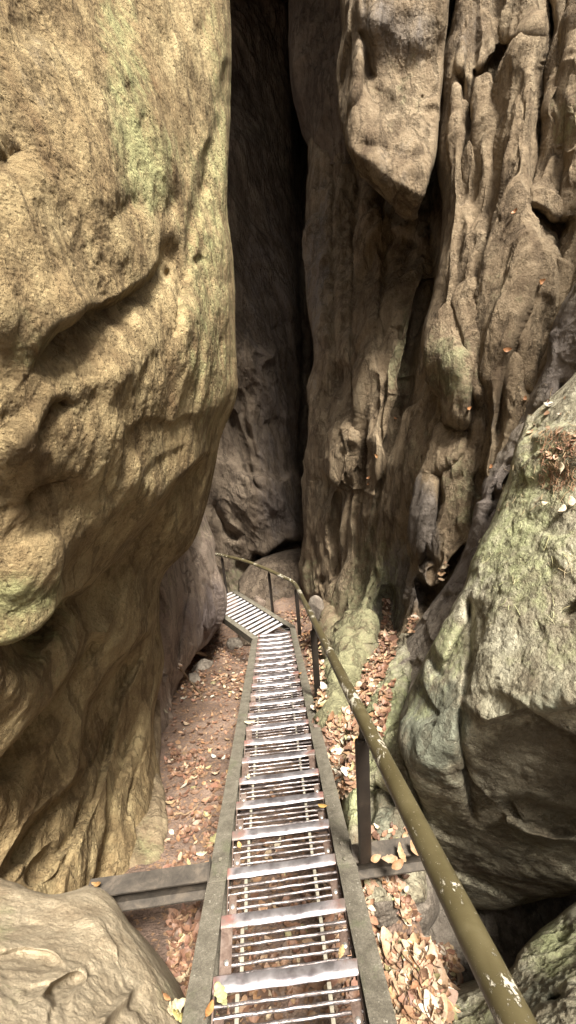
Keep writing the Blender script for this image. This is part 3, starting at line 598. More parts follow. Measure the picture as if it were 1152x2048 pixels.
# ---- lower right rock and the small one beneath the beam
rock('boulder', 'greenish boulder low in the corner below the dark hollow', 'boulder', axis='x',
     lo=[(820, 2010), (880, 2000), (930, 1985), (990, 1962), (1025, 1945), (1045, 1905), (1075, 1868), (1110, 1840), (1160, 1800), (1260, 1740), (1400, 1700)], hi=[(820, 2330), (1400, 2330)],
     pts=[(820, 2050, 2.1), (950, 2000, 2.15), (1050, 1920, 2.2), (1150, 1830, 2.3), (1400, 1720, 2.2), (900, 2200, 1.6), (1050, 2048, 1.75), (1150, 1980, 1.75), (1400, 2000, 1.4), (1000, 2330, 1.3), (1400, 2330, 1.1)],
     mat=m_moss, edge=(20, .2), thick=1.3, step=2.0, jag=(5, 40),
     disp=[(2, .06, 'fbm', None, 1, 5), (8, .02, 'ridge', (0, 0, 1), 1.6, 5), (45, .004, 'billow', None, 1, 3)],
     feats=[('crack', [(1095, 2000), (1110, 2012), (1118, 2000)], 10, .1), ('crack', [(1125, 1830), (1120, 1890)], 8, .08)],
     paint=[('m', 1110, 1900, 70, 90, 0, .7), ('m', 960, 2030, 80, 50, 0, .5), ('a', 1080, 1990, 70, 60, 0, .5)])
rock('boulder', 'small dark boulder wedged beneath the right end of the beam', 'boulder',
     lo=[(1690, 800), (1715, 740), (1750, 728), (1800, 726), (1850, 738), (1880, 765), (1895, 800)],
     hi=[(1690, 850), (1750, 866), (1800, 878), (1850, 870), (1880, 838), (1895, 806)],
     pts=[(820, 1690, 2.6), (740, 1740, 2.4), (860, 1750, 2.6), (760, 1810, 2.3), (850, 1820, 2.45), (800, 1890, 2.5)],
     mat=m_ledge, edge=(24, .22), thick=.6, step=1.7, jag=(4, 25),
     disp=[(2.5, .06, 'fbm', None, 1, 5), (10, .018, 'ridge', None, 1, 5)], paint=[('d', 770, 1830, 60, 50, 0, .5), ('m', 840, 1780, 30, 40, 0, .4)])

# ---- wall behind and under the boulders on the right (the hollow)
rock('rock_wall', 'shadowed rock at the back of the hollow under the mossy boulder', 'rock wall',
     lo=[(1380, 822), (1600, 822), (1800, 800), (1950, 850), (2100, 900)], hi=[(1380, 1400), (2100, 1500)],
     pts=[(822, 1400, 3.9), (1300, 1400, 3.7), (822, 1700, 3.6), (1200, 1700, 4.0), (830, 1900, 3.4), (1200, 1900, 3.6), (900, 2100, 3.0), (1400, 2100, 3.0)],
     mat=m_ledge, edge=(20, .2), thick=1.2, step=4, jag=(4, 40), disp=[(1.5, .1, 'fbm', None, 1, 5), (7, .03, 'ridge', None, 1, 4)])


# ---- the gorge goes on behind the viewer
def side_wall(name, label, x0, x1, y0, y1, ztop, mat, seed):
    ny, nz = 90, 90
    yy, zz = np.meshgrid(np.linspace(y0, y1, ny), np.linspace(-2.5, ztop, nz), indexing='ij')
    t = (yy-y0)/(y1-y0); sg = 1 if x0 < 0 else -1
    bulge = .35*np.sin(zz*.9+seed)+.25*(zz/ztop)
    X_ = x0+(x1-x0)*t-sg*bulge*.3
    P = np.stack([X_, yy, zz], -1).reshape(-1, 3)
    n = fbm(stretch(P, (0, .5, 1), 2.)*.8+seed, 5)*.3+fbm(P*3+seed, 5, 'ridge')*.06
    P[:, 0] += n
    B = P.copy(); B[:, 0] = (x0-1.8) if x0 < 0 else (x0+1.8)
    idx = np.arange(ny*nz).reshape(ny, nz); loop = np.r_[idx[0, :-1], idx[:-1, -1], idx[-1, :0:-1], idx[:0:-1, 0]]
    V = np.vstack([P, B[loop]]); m_ = ny*nz; L = len(loop); k = np.arange(L)
    Fs = np.vstack([grid_faces(ny, nz), np.stack([loop, m_+k, m_+(k+1) % L, np.roll(loop, -1)], -1)])
    V = np.vstack([V, B[loop].mean(0)]); tr = np.stack([m_+k, m_+(k+1) % L, np.full(L, len(V)-1)], -1)
    o = mesh_np(name, V, Fs, mat, tris=tr, paint=np.tile([0, 0, 0, 1.], (len(V), 1)))
    tag(o, label, 'cliff', None, 'thing'); return o


side_wall('rock_cliff', 'golden cliff face continuing up the gorge above the top of the stair', -1.75, -1.45, -9, .75, 7.5, m_gold, 3)
side_wall('rock_cliff', 'brown cliff face opposite the golden one above the top of the stair', 2.5, 2.9, -9, 2.2, 6.0, m_wall, 8)


def shade_capstone():  # unseen roof block, placed to darken the upper end of the gorge
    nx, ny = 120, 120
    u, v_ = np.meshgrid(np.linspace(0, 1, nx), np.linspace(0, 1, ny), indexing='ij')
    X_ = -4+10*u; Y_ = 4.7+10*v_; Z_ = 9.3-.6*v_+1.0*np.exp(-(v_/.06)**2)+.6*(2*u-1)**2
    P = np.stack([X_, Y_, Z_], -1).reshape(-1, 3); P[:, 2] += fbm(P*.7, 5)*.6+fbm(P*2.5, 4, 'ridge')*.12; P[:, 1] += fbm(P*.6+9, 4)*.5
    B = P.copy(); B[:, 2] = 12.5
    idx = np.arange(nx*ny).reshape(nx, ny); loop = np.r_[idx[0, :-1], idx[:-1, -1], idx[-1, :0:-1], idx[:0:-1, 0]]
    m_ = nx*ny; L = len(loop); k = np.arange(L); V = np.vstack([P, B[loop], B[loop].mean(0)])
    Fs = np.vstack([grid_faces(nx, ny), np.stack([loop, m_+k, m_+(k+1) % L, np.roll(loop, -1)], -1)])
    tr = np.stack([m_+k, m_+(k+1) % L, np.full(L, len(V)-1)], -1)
    o = mesh_np('rock_shade_capstone', V, Fs, m_far, tris=tr, paint=np.tile([0, 0, 0, 1.], (len(V), 1)))
    tag(o, 'unseen rock block added high over the far end of the gorge to shade it', 'shade_capstone', None, 'thing')


shade_capstone()


# ------------------------------------------------------------------ ground: one sheet
def ground_z(x, y):
    x = np.asarray(x, float); y = np.asarray(y, float)
    yc = np.clip(y, -3.5, 6.35)
    off = .62-.17*smooth((y-3)/3.) + .10*smooth((1.6-y)/1.) - .12*smooth((x-.2)/.4)
    z = -SL*yc-off
    z = z-1.6*smooth((x-.52)/.4)*smooth((3.4-y)/.8)*smooth((y+.2)/.5)
    pit = smooth((y-6.30-.10*x)/.12)*smooth((-.05-x)/.25)*smooth((x+3.5)/1.)
    z = z-.42*pit
    # earth bank between platform and end wall
    s = (x*.809+(y-6.53)*.588)      # distance to the right of the platform's right edge
    bank = smooth((s-.10)/.35)*smooth((y-5.6)/.6)
    z = z+bank*(.22+.12*np.clip(s, 0, 2))
    out = np.maximum(np.hypot(x, y-3)-12, 0)
    z = z+.02*out
    n = fbm(np.stack([x.ravel()*1.3, y.ravel()*1.3, np.zeros(x.size)], -1), 5, gain=.6).reshape(x.shape)
    n2 = fbm(np.stack([x.ravel()*7, y.ravel()*7, np.ones(x.size)], -1), 5, gain=.6).reshape(x.shape)
    return z+.07*n+.022*n2


def axis_lines(a, b, far, fine):
    inn = np.arange(a, b, fine); g = fine*1.18**np.arange(1, 60); g = np.cumsum(g); g = g[g < far]
    return np.r_[(a-g)[::-1], inn, b-fine+g]


gx = axis_lines(-2.2, 2.6, 60, .03); gy = axis_lines(-.2, 9.5, 60, .03)
GX, GY = np.meshgrid(gx, gy, indexing='ij')
GZ = ground_z(GX, GY)
gm, gnt, gb = mat_new('forest_soil'); q = NB(gnt)
v = q.coord()
cf = q.noise(v, 3.0, 8, .7, .3)
col = q.ramp(cf, [(.3, (.085, .055, .042)), (.5, (.170, .115, .090)), (.7, (.26, .190, .152))])
ff = q.noise(v, 45, 6, .75)
col = q.mix(1., col, q.ramp(ff, [(.3, .6), (.5, 1.), (.7, 1.4)]), 'MULTIPLY')
vf = q.voro(v, 55, out='Color'); vs_ = q.n('ShaderNodeSeparateColor'); q.link(vf, vs_.inputs[0])
crumb = q.ramp(vs_.outputs[0], [(.82, 0.), (.86, 1.)])
col = q.mix(q.math('MULTIPLY', crumb, .7), col, (.30, .18, .10))
q.link(col, gb.inputs['Base Color']); gb.inputs['Roughness'].default_value = .9
hb = q.math('ADD', q.noise(v, 30, 8, .75), q.math('MULTIPLY', q.voro(v, 70), .35))
q.link(q.bump(hb, .02, 1.), gb.inputs['Normal'])
GV = np.stack([GX, GY, GZ], -1).reshape(-1, 3)
GF = grid_faces(*GX.shape)[:, ::-1]
go = mesh_np('ground', GV, GF, gm); tag(go, kind='structure')
GROUND = (go, GV, GF)


# ------------------------------------------------------------------ metal materials
def metal_mats():
    M_ = {}
    # worn tread steel: polished lilac grey with rust and red paint rests at the ends
    m, nt, b = mat_new('worn_tread_steel'); q = NB(nt); v = q.coord(); 
    n = q.noise(v, 16, 7, .6, .1); n2 = q.noise(v, 7, 5, .6)
    g = q.n('ShaderNodeNewGeometry'); sx = q.n('ShaderNodeSeparateXYZ'); tc = q.n('ShaderNodeTexCoord'); q.link(tc.outputs['Object'], sx.inputs[0])
    ed = q.math('ABSOLUTE', sx.outputs[0])
    ed = q.math('ADD', ed, q.math('MULTIPLY', q.math('SUBTRACT', n2, .5), .32))
    ef = q.ramp(ed, [(.18, 0.), (.26, 1.)])
    red = q.ramp(q.noise(v, 11, 4, .6, .5), [(.42, (.14, .11, .10)), (.60, (.20, .10, .088)), (.7, (.22, .18, .155))])
    col = q.mix(ef, q.ramp(n, [(.3, (.24, .215, .235)), (.5, (.46, .435, .47)), (.8, (.64, .62, .66))]), red)
    q.link(col, b.inputs['Base Color'])
    q.link(q.math('MULTIPLY', q.math('SUBTRACT', 1., ef), .85), b.inputs['Metallic'])
    q.link(q.ramp(n, [(.3, .28), (.7, .42)]), b.inputs['Roughness'])
    q.link(q.bump(n, .003), b.inputs['Normal']); M_['nosing'] = m
    m, nt, b = mat_new('bar_steel'); q = NB(nt); v = q.coord(); n = q.noise(v, 40, 6, .7)
    q.link(q.ramp(n, [(.3, (.11, .09, .085)), (.5, (.22, .195, .20)), (.75, (.36, .335, .35))]), b.inputs['Base Color'])
    b.inputs['Metallic'].default_value = .75; b.inputs['Roughness'].default_value = .38
    q.link(q.bump(n, .004), b.inputs['Normal']); M_['bar'] = m
    m, nt, b = mat_new('sky_pale_slat'); q = NB(nt); v = q.coord(); n = q.noise(v, 12, 6, .65)  # pale base stands in for sky reflected on the platform slats
    q.link(q.ramp(n, [(.3, (.34, .32, .35)), (.7, (.62, .60, .64))]), b.inputs['Base Color']); b.inputs['Metallic'].default_value = .2; b.inputs['Roughness'].default_value = .38; M_['slat'] = m
    m, nt, b = mat_new('rusty_bracket'); q = NB(nt); v = q.coord(); n = q.noise(v, 25, 7, .7, .4); n2 = q.noise(v, 9, 4, .6)
    c = q.ramp(n, [(.3, (.055, .035, .028)), (.5, (.115, .078, .064)), (.72, (.19, .14, .115))])
    c = q.mix(q.ramp(n2, [(.5, 0.), (.62, .6)]), c, (.21, .165, .145))
    q.link(c, b.inputs['Base Color']); b.inputs['Metallic'].default_value = .15; b.inputs['Roughness'].default_value = .6
    q.link(q.bump(n, .004), b.inputs['Normal']); M_['bracket'] = m
    m, nt, b = mat_new('galvanised_bolt'); b.inputs['Base Color'].default_value = (.62, .60, .58, 1); b.inputs['Metallic'].default_value = .8; b.inputs['Roughness'].default_value = .4; M_['bolt'] = m
    m, nt, b = mat_new('grey_rod'); q = NB(nt); v = q.coord(); n = q.noise(v, 60, 5, .7)
    q.link(q.ramp(n, [(.3, (.17, .155, .12)), (.7, (.33, .31, .26))]), b.inputs['Base Color']); b.inputs['Roughness'].default_value = .65; M_['rod'] = m
    # lichen grey girder
    m, nt, b = mat_new('weathered_girder'); q = NB(nt); v = q.coord(); n = q.noise(v, 14, 9, .75, .4); f = q.noise(v, 140, 4, .8); s = q.noise(v, 70, 3, .6)
    c = q.ramp(n, [(.3, (.060, .053, .040)), (.5, (.115, .103, .082)), (.72, (.18, .165, .135))])
    c = q.mix(1., c, q.ramp(f, [(.3, .6), (.5, 1.), (.72, 1.5)]), 'MULTIPLY')
    c = q.mix(q.ramp(s, [(.66, 0.), (.72, .8)]), c, (.36, .35, .30))
    c = q.mix(q.ramp(q.noise(v, 5, 6, .7), [(.55, 0.), (.7, .55)]), c, (.10, .115, .06))
    q.link(c, b.inputs['Base Color']); b.inputs['Roughness'].default_value = .82
    q.link(q.bump(q.math('ADD', n, f), .0025), b.inputs['Normal']); M_['girder'] = m
    m, nt, b = mat_new('dirty_beam'); q = NB(nt); v = q.coord(); n = q.noise(v, 12, 8, .72, .4); 
    c = q.ramp(n, [(.3, (.024, .020, .017)), (.5, (.055, .046, .038)), (.72, (.13, .105, .082))])
    gg = q.n('ShaderNodeNewGeometry'); 
    q.link(c, b.inputs['Base Color']); b.inputs['Roughness'].default_value = .75
    q.link(q.bump(n, .003), b.inputs['Normal']); M_['beam'] = m
    # olive handrail paint with pale chips
    m, nt, b = mat_new('olive_rail_paint'); q = NB(nt); v = q.coord(); n = q.noise(v, 8, 6, .65, .2)
    c = q.ramp(n, [(.3, (.052, .042, .020)), (.6, (.082, .068, .034)), (.8, (.125, .108, .062))])
    chipn = q.noise(q.coord(scale=(1.3, .5, 1.)), 30, 9, .74, .3); zone = q.noise(v, 3.1, 3, .5)
    chip = q.ramp(q.math('ADD', chipn, q.math('MULTIPLY', q.math('SUBTRACT', zone, .5), .8)), [(.578, 0.), (.60, 1.)])
    fl = q.ramp(q.noise(v, 120, 4, .7), [(.66, 0.), (.69, .8)])
    ch = q.math('MAXIMUM', chip, fl)
    c = q.mix(ch, c, (.46, .43, .36)); q.link(c, b.inputs['Base Color'])
    b.inputs['Roughness'].default_value = .42
    q.link(q.ramp(n, [(.3, .36), (.7, .52)]), b.inputs['Roughness'])
    q.link(q.bump(q.math('ADD', q.math('MULTIPLY', ch, -.6), q.math('MULTIPLY', q.noise(v, 60, 4, .6), .3)), .002), b.inputs['Normal']); M_['rail'] = m
    m, nt, b = mat_new('dark_post_paint'); q = NB(nt); v = q.coord(); n = q.noise(v, 10, 7, .7, .4)
    c = q.ramp(n, [(.3, (.012, .009, .008)), (.6, (.026, .020, .016)), (.8, (.07, .052, .04))]); q.link(c, b.inputs['Base Color'])
    b.inputs['Roughness'].default_value = .5; q.link(q.bump(n, .002), b.inputs['Normal']); M_['post'] = m
    return M_


MM = metal_mats()


class MB:
    """collects simple solids into one mesh"""
    def __init__(s): s.bm = bmesh.new()
    def box(s, c, d, rot=None, bevel=0.):
        r = bmesh.ops.create_cube(s.bm, size=1.); vs = r['verts']
        M0 = Matrix.Diagonal((*d, 1))
        if rot is not None: M0 = rot.to_4x4() @ M0
        M0 = Matrix.Translation(c) @ M0
        bmesh.ops.transform(s.bm, matrix=M0, verts=vs)
        if bevel:
            es = list({e for v_ in vs for e in v_.link_edges})
            bmesh.ops.bevel(s.bm, geom=es, offset=bevel, segments=2, profile=.5, affect='EDGES')
    def tube(s, path, rad, seg=12, cap=True, irregular=0.):
        path = [Vector(p) for p in path]; rings = []
        up = Vector((0, 0, 1))
        for i, p in enumerate(path):
            t = (path[min(i+1, len(path)-1)]-path[max(i-1, 0)]).normalized()
            a = t.cross(up)
            if a.length < 1e-3: a = t.cross(Vector((0, 1, 0)))
            a.normalize(); b_ = a.cross(t)
            r_ = rad[i] if isinstance(rad, (list, tuple)) else rad
            rings.append([s.bm.verts.new(p+(a*cos(2*pi*k/seg)+b_*sin(2*pi*k/seg))*r_*(1+irregular*random.uniform(-1, 1))) for k in range(seg)])
        for r0, r1 in zip(rings[:-1], rings[1:]):
            for k in range(seg): s.bm.faces.new((r0[k], r0[(k+1) % seg], r1[(k+1) % seg], r1[k]))
        if cap: s.bm.faces.new(rings[0]); s.bm.faces.new(rings[-1][::-1])
    def prism(s, prof, path_pts, frame=None):
        """sweep the closed profile [(side, up)] along points; frame gives (side, up) vectors per point"""
        rings = []
        for p, (sd_, up_) in zip(path_pts, frame):
            rings.append([s.bm.verts.new(Vector(p)+Vector(sd_)*a+Vector(up_)*b_) for a, b_ in prof])
        n = len(prof)
        for r0, r1 in zip(rings[:-1], rings[1:]):
            for k in range(n): s.bm.faces.new((r0[k], r0[(k+1) % n], r1[(k+1) % n], r1[k]))
        s.bm.faces.new(rings[0]); s.bm.faces.new(rings[-1][::-1])
    def build(s, name, mat, parent=None, loc=None, sm=True):
        bmesh.ops.recalc_face_normals(s.bm, faces=s.bm.faces)
        me = bpy.data.meshes.new(name); s.bm.to_mesh(me); s.bm.free()
        if sm:
            me.polygons.foreach_set('use_smooth', [True]*len(me.polygons)); me.set_sharp_from_angle(angle=radians(40))
        me.materials.append(mat); o = bpy.data.objects.new(name, me); COL.objects.link(o)
        if parent: o.parent = parent
        if loc is not None: o.location = loc
        return o


import bmesh
PLZ = -2.70
ANG = radians(36); PE = Vector((-sin(ANG), cos(ANG), 0)); PS = Vector((cos(ANG), sin(ANG), 0))
stair = empty('metal_stair', (0, 0, 0))
tag(stair, 'narrow grey steel stair of open grating treads descending into the gorge', 'stair')

# stringers: channel girders with a lip, following the slope, mitred into the platform
sdir = Vector((0, 1, -SL)).normalized(); sup = Vector((0, SL, 1)).normalized()
prof_l = [(-.010, 0), (.078, 0), (.078, -.008), (.0, -.010), (.0, -.125), (.078, -.127), (.078, -.135), (-.010, -.135)]


def stringer(side, seg):
    mb = MB(); sg = 1 if side < 0 else -1
    pr_ = [(a*sg, b_) for a, b_ in prof_l]
    xo = -.456 if side < 0 else .241
    corner = Vector((xo, 6.30 if side < 0 else 6.53, PLZ))
    if seg == 0:
        ys = np.r_[np.linspace(-1.3, 6.0, 40)]
        pts = [(xo+random.uniform(-.0012, .0012), y, -SL*y+random.uniform(-.001, .001)) for y in ys]+[tuple(corner)]
        fr = [((1, 0, 0), (0, 0, 1))]*len(ys)+[((1, sg*side*0+tan(ANG/2), 0), (0, 0, 1))]
        mb.prism(pr_, pts, fr)
    else:
        pts = [tuple(corner), tuple(corner+PE*.9), tuple(corner+PE*1.8)]
        fr = [((1, tan(ANG/2), 0), (0, 0, 1)), (tuple(PS), (0, 0, 1)), (tuple(PS), (0, 0, 1))]
        mb.prism(pr_, pts, fr)
    return mb.build('stringer', MM['girder'], stair)


for sd_ in (-1, 1):
    for sg_ in (0, 1): stringer(sd_, sg_)
# joint plates lapped over the stringers where the beam carries them
for xo in (-.417, .2025):
    mb = MB(); mb.box((xo, 1.52, -SL*1.52+.004), (.084, .17, .006), Matrix.Rotation(-math.atan(SL), 3, 'X'), .002)
    for yy in (1.47, 1.57): mb.tube([(xo, yy, -SL*yy+.005), (xo, yy, -SL*yy+.016)], .010, 6)
    mb.build('splice_plate', MM['girder'], stair)
for y_ in (3.55,):
    mb = MB(); mb.box((.2025, y_, -SL*y_+.004), (.082, .10, .006), Matrix.Rotation(-math.atan(SL), 3, 'X'), .002)
    mb.tube([(.20, y_, -SL*y_+.005), (.20, y_, -SL*y_+.014)], .009, 6); mb.build('splice_plate', MM['girder'], stair)
# end crossbar of the platform
mb = MB(); e0 = Vector((-.456, 6.30, PLZ))+PE*1.8; mb.box(e0+PS*.35*.99+Vector((0, 0, -.03)), (.54, .04, .05), Matrix.Rotation(ANG, 3, 'Z'), .003)
mb.build('crossbar', MM['girder'], stair)

TW = .530


def tread_parts(kind):
    """kind 0: narrow bolted clips, 1: wide side plates"""
    nm = MB()
    # slightly dished nosing plate with turned-down lip
    prof = [(-.027, -.003), (-.022, .002), (-.006, .0035), (.012, .0028), (.022, 0), (.027, -.008), (.0275, -.034), (.0245, -.034), (.0235, -.010), (.016, -.006), (-.026, -.007)]
    n = 15; xs = np.linspace(-TW/2-.004, TW/2+.004, n)
    rings = []
    for i, x in enumerate(xs):
        dz = -.004*math.exp(-(x/.16)**2)+random.uniform(-.0006, .0006); dy = random.uniform(-.0012, .0012)
        rings.append([nm.bm.verts.new((x, a+dy, b_+dz)) for a, b_ in prof])
    for r0, r1 in zip(rings[:-1], rings[1:]):
        for k in range(len(prof)): nm.bm.faces.new((r0[k], r0[(k+1) % len(prof)], r1[(k+1) % len(prof)], r1[k]))
    nm.bm.faces.new(rings[0]); nm.bm.faces.new(rings[-1][::-1])
    f = nm.build('tread', MM['nosing'], None)
    for s in (-1, 1):
        big = kind and (s == -1 or kind == 2); x_ = s*(TW/2-.001)
        tr = MB(); pf = [(-.003, -.038), (.003, -.038), (.003, -.004), (-.003, -.004)]
        if big: pf = [(-.003, -.038), (.003, -.038), (.003, .0), (-s*.045, .0), (-s*.045, -.005), (-.003, -.005)] if s == 1 else [(.003, -.038), (-.003, -.038), (-.003, 0), (.045, 0), (.045, -.005), (.003, -.005)]
        tr.prism(pf, [(x_, -.026, 0), (x_, -.130, random.uniform(-.001, .001)), (x_, -.236, 0)], [((1, 0, 0), (0, 0, 1))]*3)
        tr.build('side_plate', MM['bracket'], f)
    bm_ = MB()
    for k in range(6):
        y = -.058-.0305*k
        path = [(x, y+random.uniform(-.0012, .0012), -.008+random.uniform(-.0010, .0010)) for x in np.linspace(-TW/2+.004, TW/2-.004, 18)]
        bm_.tube(path, .0063, 8, True, .10)
    bm_.build('grating_bars', MM['bar'], f)
    for x in (-TW/2+.085, TW/2-.130+.02):
        rd = MB(); rd.box((x, -.126, -.021), (.016, .200, .012), None, .003); rd.build('crossbar', MM['rod'], f)
    for s in (-1, 1):
        big = (kind and s == -1) or (kind == 2)
        cx = s*(TW/2-.026)
        if not big:
            cb = MB(); cb.box((cx, -.135, .0005), (.036, .078, .006), None, .0015)
            br = cb.build('bracket', MM['bracket'], f)
        bt = MB(); bt.tube([(cx, -.145, .002 if not big else 0), (cx, -.145, .008), (cx, -.145, .0105)], [.0095, .0095, .005], 10)
        b2 = bt.build('bolt', MM['bolt'], f)
    return f


protos = [tread_parts(0), tread_parts(1), tread_parts(2)]


def copy_tree(o, parent=None):
    c = o.copy(); COL.objects.link(c); c.parent = parent
    for ch in list(o.children): copy_tree(ch, c)
    return c


used = set()
order = {-2: 0, -1: 0, 0: 0, 1: 1, 2: 0, 3: 0, 4: 0, 5: 0, 6: 2, 7: 0, 8: 1, 9: 0, 10: 0, 11: 1, 12: 0, 13: 2, 14: 0, 15: 0, 16: 1, 17: 0, 18: 0, 19: 0, 20: 0, 21: 0}
for n_ in range(-4, 22):
    k = order.get(n_, 0)
    if k not in used: o = protos[k]; used.add(k)
    else: o = copy_tree(protos[k])
    o.parent = stair
    y = .985+.2545*n_
    o.location = (-.1065, y, -SL*y-.006)
    o.rotation_euler = (random.uniform(-.02, .02), random.uniform(-.012, .012), random.uniform(-.012, .012))
# platform slats
pc = (Vector((-.456, 6.30, PLZ))+Vector((.241, 6.53, PLZ)))/2
slat0 = None
for k in range(15):
    s_ = .115+.112*k
    p = pc+PE*s_+Vector((0, 0, -.012))
    if slat0 is None:
        nm = MB(); nm.box((0, 0, -.003), (TW, .054, .014), None, .003)
        slat0 = nm.build('platform_slat', MM['slat'], stair); o = slat0
    else:
        o = slat0.copy(); COL.objects.link(o); o.parent = stair
    o.location = p; o.rotation_euler = (random.uniform(-.02, .02), 0, ANG+random.uniform(-.015, .015))
# small wedge plate in the mitre
mb = MB()
vs_ = [mb.bm.verts.new(Vector(c_)) for c_ in ((.155, 6.40, PLZ-.014), (-.30, 6.40, PLZ-.014), (.155, 6.44, PLZ-.014))]
for yy in (0, .035):
    mb.tube([(-.10, 6.43+yy, PLZ-.016), (.155, 6.44+yy*2.2, PLZ-.016)], .005, 6)
for v_ in vs_: mb.bm.verts.remove(v_)
mb.build('grating_bars', MM['bar'], stair)

# ------------------------------------------------------------------ handrail
rail = empty('handrail', (.29, 1.46, -.61)); RO_ = Vector(rail.location)
tag(rail, 'olive painted tubular handrail with dark posts along the stair', 'handrail')
rp = [(.318, y, -SL*y+.852) for y in np.linspace(-.75, 6.15, 42)]
rp += [(.315, 6.32, -1.800), (.295, 6.45, -1.83), (.25, 6.56, -1.84), (.18, 6.66, -1.845), (-.10, 7.02, -1.84), (-.36, 7.34, -1.85), (-.58, 7.58, -1.86), (-.98, 7.90, -1.87), (-1.32, 8.12, -1.88)]
mb = MB(); mb.tube([Vector(p)-RO_ for p in rp], .0305, 24)
mb.build('rail', MM['rail'], rail)
posts = [(.300, 1.458, -.62, -SL*1.458+.825), (.300, 3.49, -1.51, -SL*3.49+.825), (.312, 6.33, -2.74, -1.83), (-.105, 7.06, -2.76, -1.87), (-.985, 7.93, -2.78, -1.90), (.30, -.55, .16, .55*SL+.825)]
for i, (x, y, z0, z1) in enumerate(posts):
    mb = MB()
    w_ = .030 if i in (0, 1, 2, 5) else .024
    mb.box(Vector((x, y, (z0+z1-.06)/2))-RO_, (w_*2, .034, z1-z0-.06), Matrix.Rotation(ANG if i in (3, 4) else 0, 3, 'Z'), .010)
    mb.tube([Vector((x, y, z1-.075))-RO_, Vector((x, y, z1+.01))-RO_], .011, 10)
    mb.tube([Vector((x, y, z1-.066))-RO_, Vector((x, y, z1-.050))-RO_], .018, 10)
    mb.build('post', MM['post'], rail)

# ------------------------------------------------------------------ carrying beam ends
def beam(x0, x1, dz, label):
    o = empty('steel_beam', (x0, 1.50, -.69)); 
    mb = MB(); h = .135; wd = .085
    prof = [(-wd/2, 0), (wd/2, 0), (wd/2, -.009), (.006, -.012), (.006, -h+.012), (wd/2, -h+.009), (wd/2, -h), (-wd/2, -h), (-wd/2, -h+.009), (-.006, -h+.012), (-.006, -.012), (-wd/2, -.009)]
    xs = np.linspace(0, x1-x0, 14)
    mb.prism(prof, [(x, random.uniform(-.001, .001), .068+dz*x+random.uniform(-.001, .001)) for x in xs], [((0, 1, 0), (0, 0, 1))]*14)
    b = mb.build('girder', MM['beam'], o)
    pl = MB(); pl.box((-.004 if x0 > 0 else x1-x0+.0, 0, -.008+dz*(0 if x0 > 0 else x1-x0)), (.006, .13, .17), None, .002)
    for zz in (-.05, .03):
        for yy in (-.045, .045): pl.tube([((.0 if x0 > 0 else x1-x0-.002), yy, zz), ((.012 if x0 > 0 else x1-x0-.014), yy, zz)], .009, 6)
    pl.build('end_plate', MM['beam'], o)
    tag(o, label, 'beam'); return o


beam(-1.05, -.462, .02, 'dark steel beam joining the stair to the pale corner boulder')
beam(.250, .60, .01, 'short dark steel beam joining the handrail post to the mossy boulder')


# ------------------------------------------------------------------ fallen leaves, twigs, stones
class Caster:
    def __init__(s, items):
        V = []; F = []; off = 0; s.ends = []
        s.trees = []
        for o, v_, f_ in items:
            t = BVHTree.FromPolygons([tuple(p) for p in v_[:, :3].tolist()], f_.tolist()); s.trees.append((o, t))
    def ray(s, org, d, far=60.):
        best = None
        for o, t in s.trees:
            h = t.ray_cast(org, d, far)
            if h[0] is not None and (best is None or h[3] < best[2]): best = (h[0], h[1], h[3], o)
        return best


CAST = Caster(ROCKS+[GROUND])
camv = Vector(CAM)


def px_ray(x, y):
    d = Vector(spot(x, y, 1.).tolist())-camv; return CAST.ray(camv, d.normalized())


def leaf_mat(name):
    m, nt, b = mat_new(name); q = NB(nt)
    at = q.n('ShaderNodeAttribute', _attribute_name='Paint'); v = q.coord(); n = q.noise(v, 90, 5, .7)
    c = q.mix(1., at.outputs['Color'], q.ramp(n, [(.3, .65), (.5, 1.), (.7, 1.2)]), 'MULTIPLY')
    q.link(c, b.inputs['Base Color']); b.inputs['Roughness'].default_value = .55
    q.link(q.bump(n, .002), b.inputs['Normal'])
    return m


m_leaf = leaf_mat('dry_leaf')
PAL = [(.36, .20, .11), (.44, .28, .16), (.54, .39, .26), (.62, .50, .37), (.26, .13, .075), (.17, .085, .05), (.42, .22, .10), (.30, .15, .09), (.38, .33, .15), (.70, .62, .51)]
PWT = {'floor': [2, 1.4, .7, .3, 4, 5, 1., 4, .2, .15], 'bright': [3, 4, 3, 1.5, 2, 1.5, 2.5, 2, .6, 1.], 'mid': [3, 2.5, 1.6, .7, 3, 2.5, 1.5, 3, .4, .3]}


def leaf_geo(pos, nrm, size, ns, kind, curl, ang):
    """one leaf blade: stations along the midrib, lobed (oak) or oval (beech)"""
    n = Vector(nrm).normalized()
    a = n.orthogonal().normalized(); b_ = n.cross(a); ns = max(ns, 11) if kind == 'oak' else ns; t = a*cos(ang)+b_*sin(ang); s = n.cross(t)
    V = []; F = []
    for i in range(ns):
        u = i/(ns-1)
        if kind == 'oak': w_ = .29*(sin(pi*min(1, u*.95+.03))**.7)*(1-.27*(.5+.5*cos(2*pi*(u*3.6+.1))))*(.6+.55*u)
        else: w_ = .27*sin(pi*(u*.94+.03))**.8
        z = curl*(u-.5)**2*1.2*size; zs = abs(curl)*.45*w_*size+.02*size*random.uniform(-1, 1)
        m = pos+t*(u-.5)*size+n*(z+.004)
        V += [m-s*w_*size+n*zs, m, m+s*w_*size+n*zs*random.uniform(.3, 1.6)]
    for i in range(ns-1):
        k = i*3; F += [(k, k+1, k+4, k+3), (k+1, k+2, k+5, k+4)]
    return V, F


def tint(c, j=.18):
    f = 1+random.uniform(-j, j); return tuple(min(.85, max(0, x*f*(1+random.uniform(-.06, .06)))) for x in c)


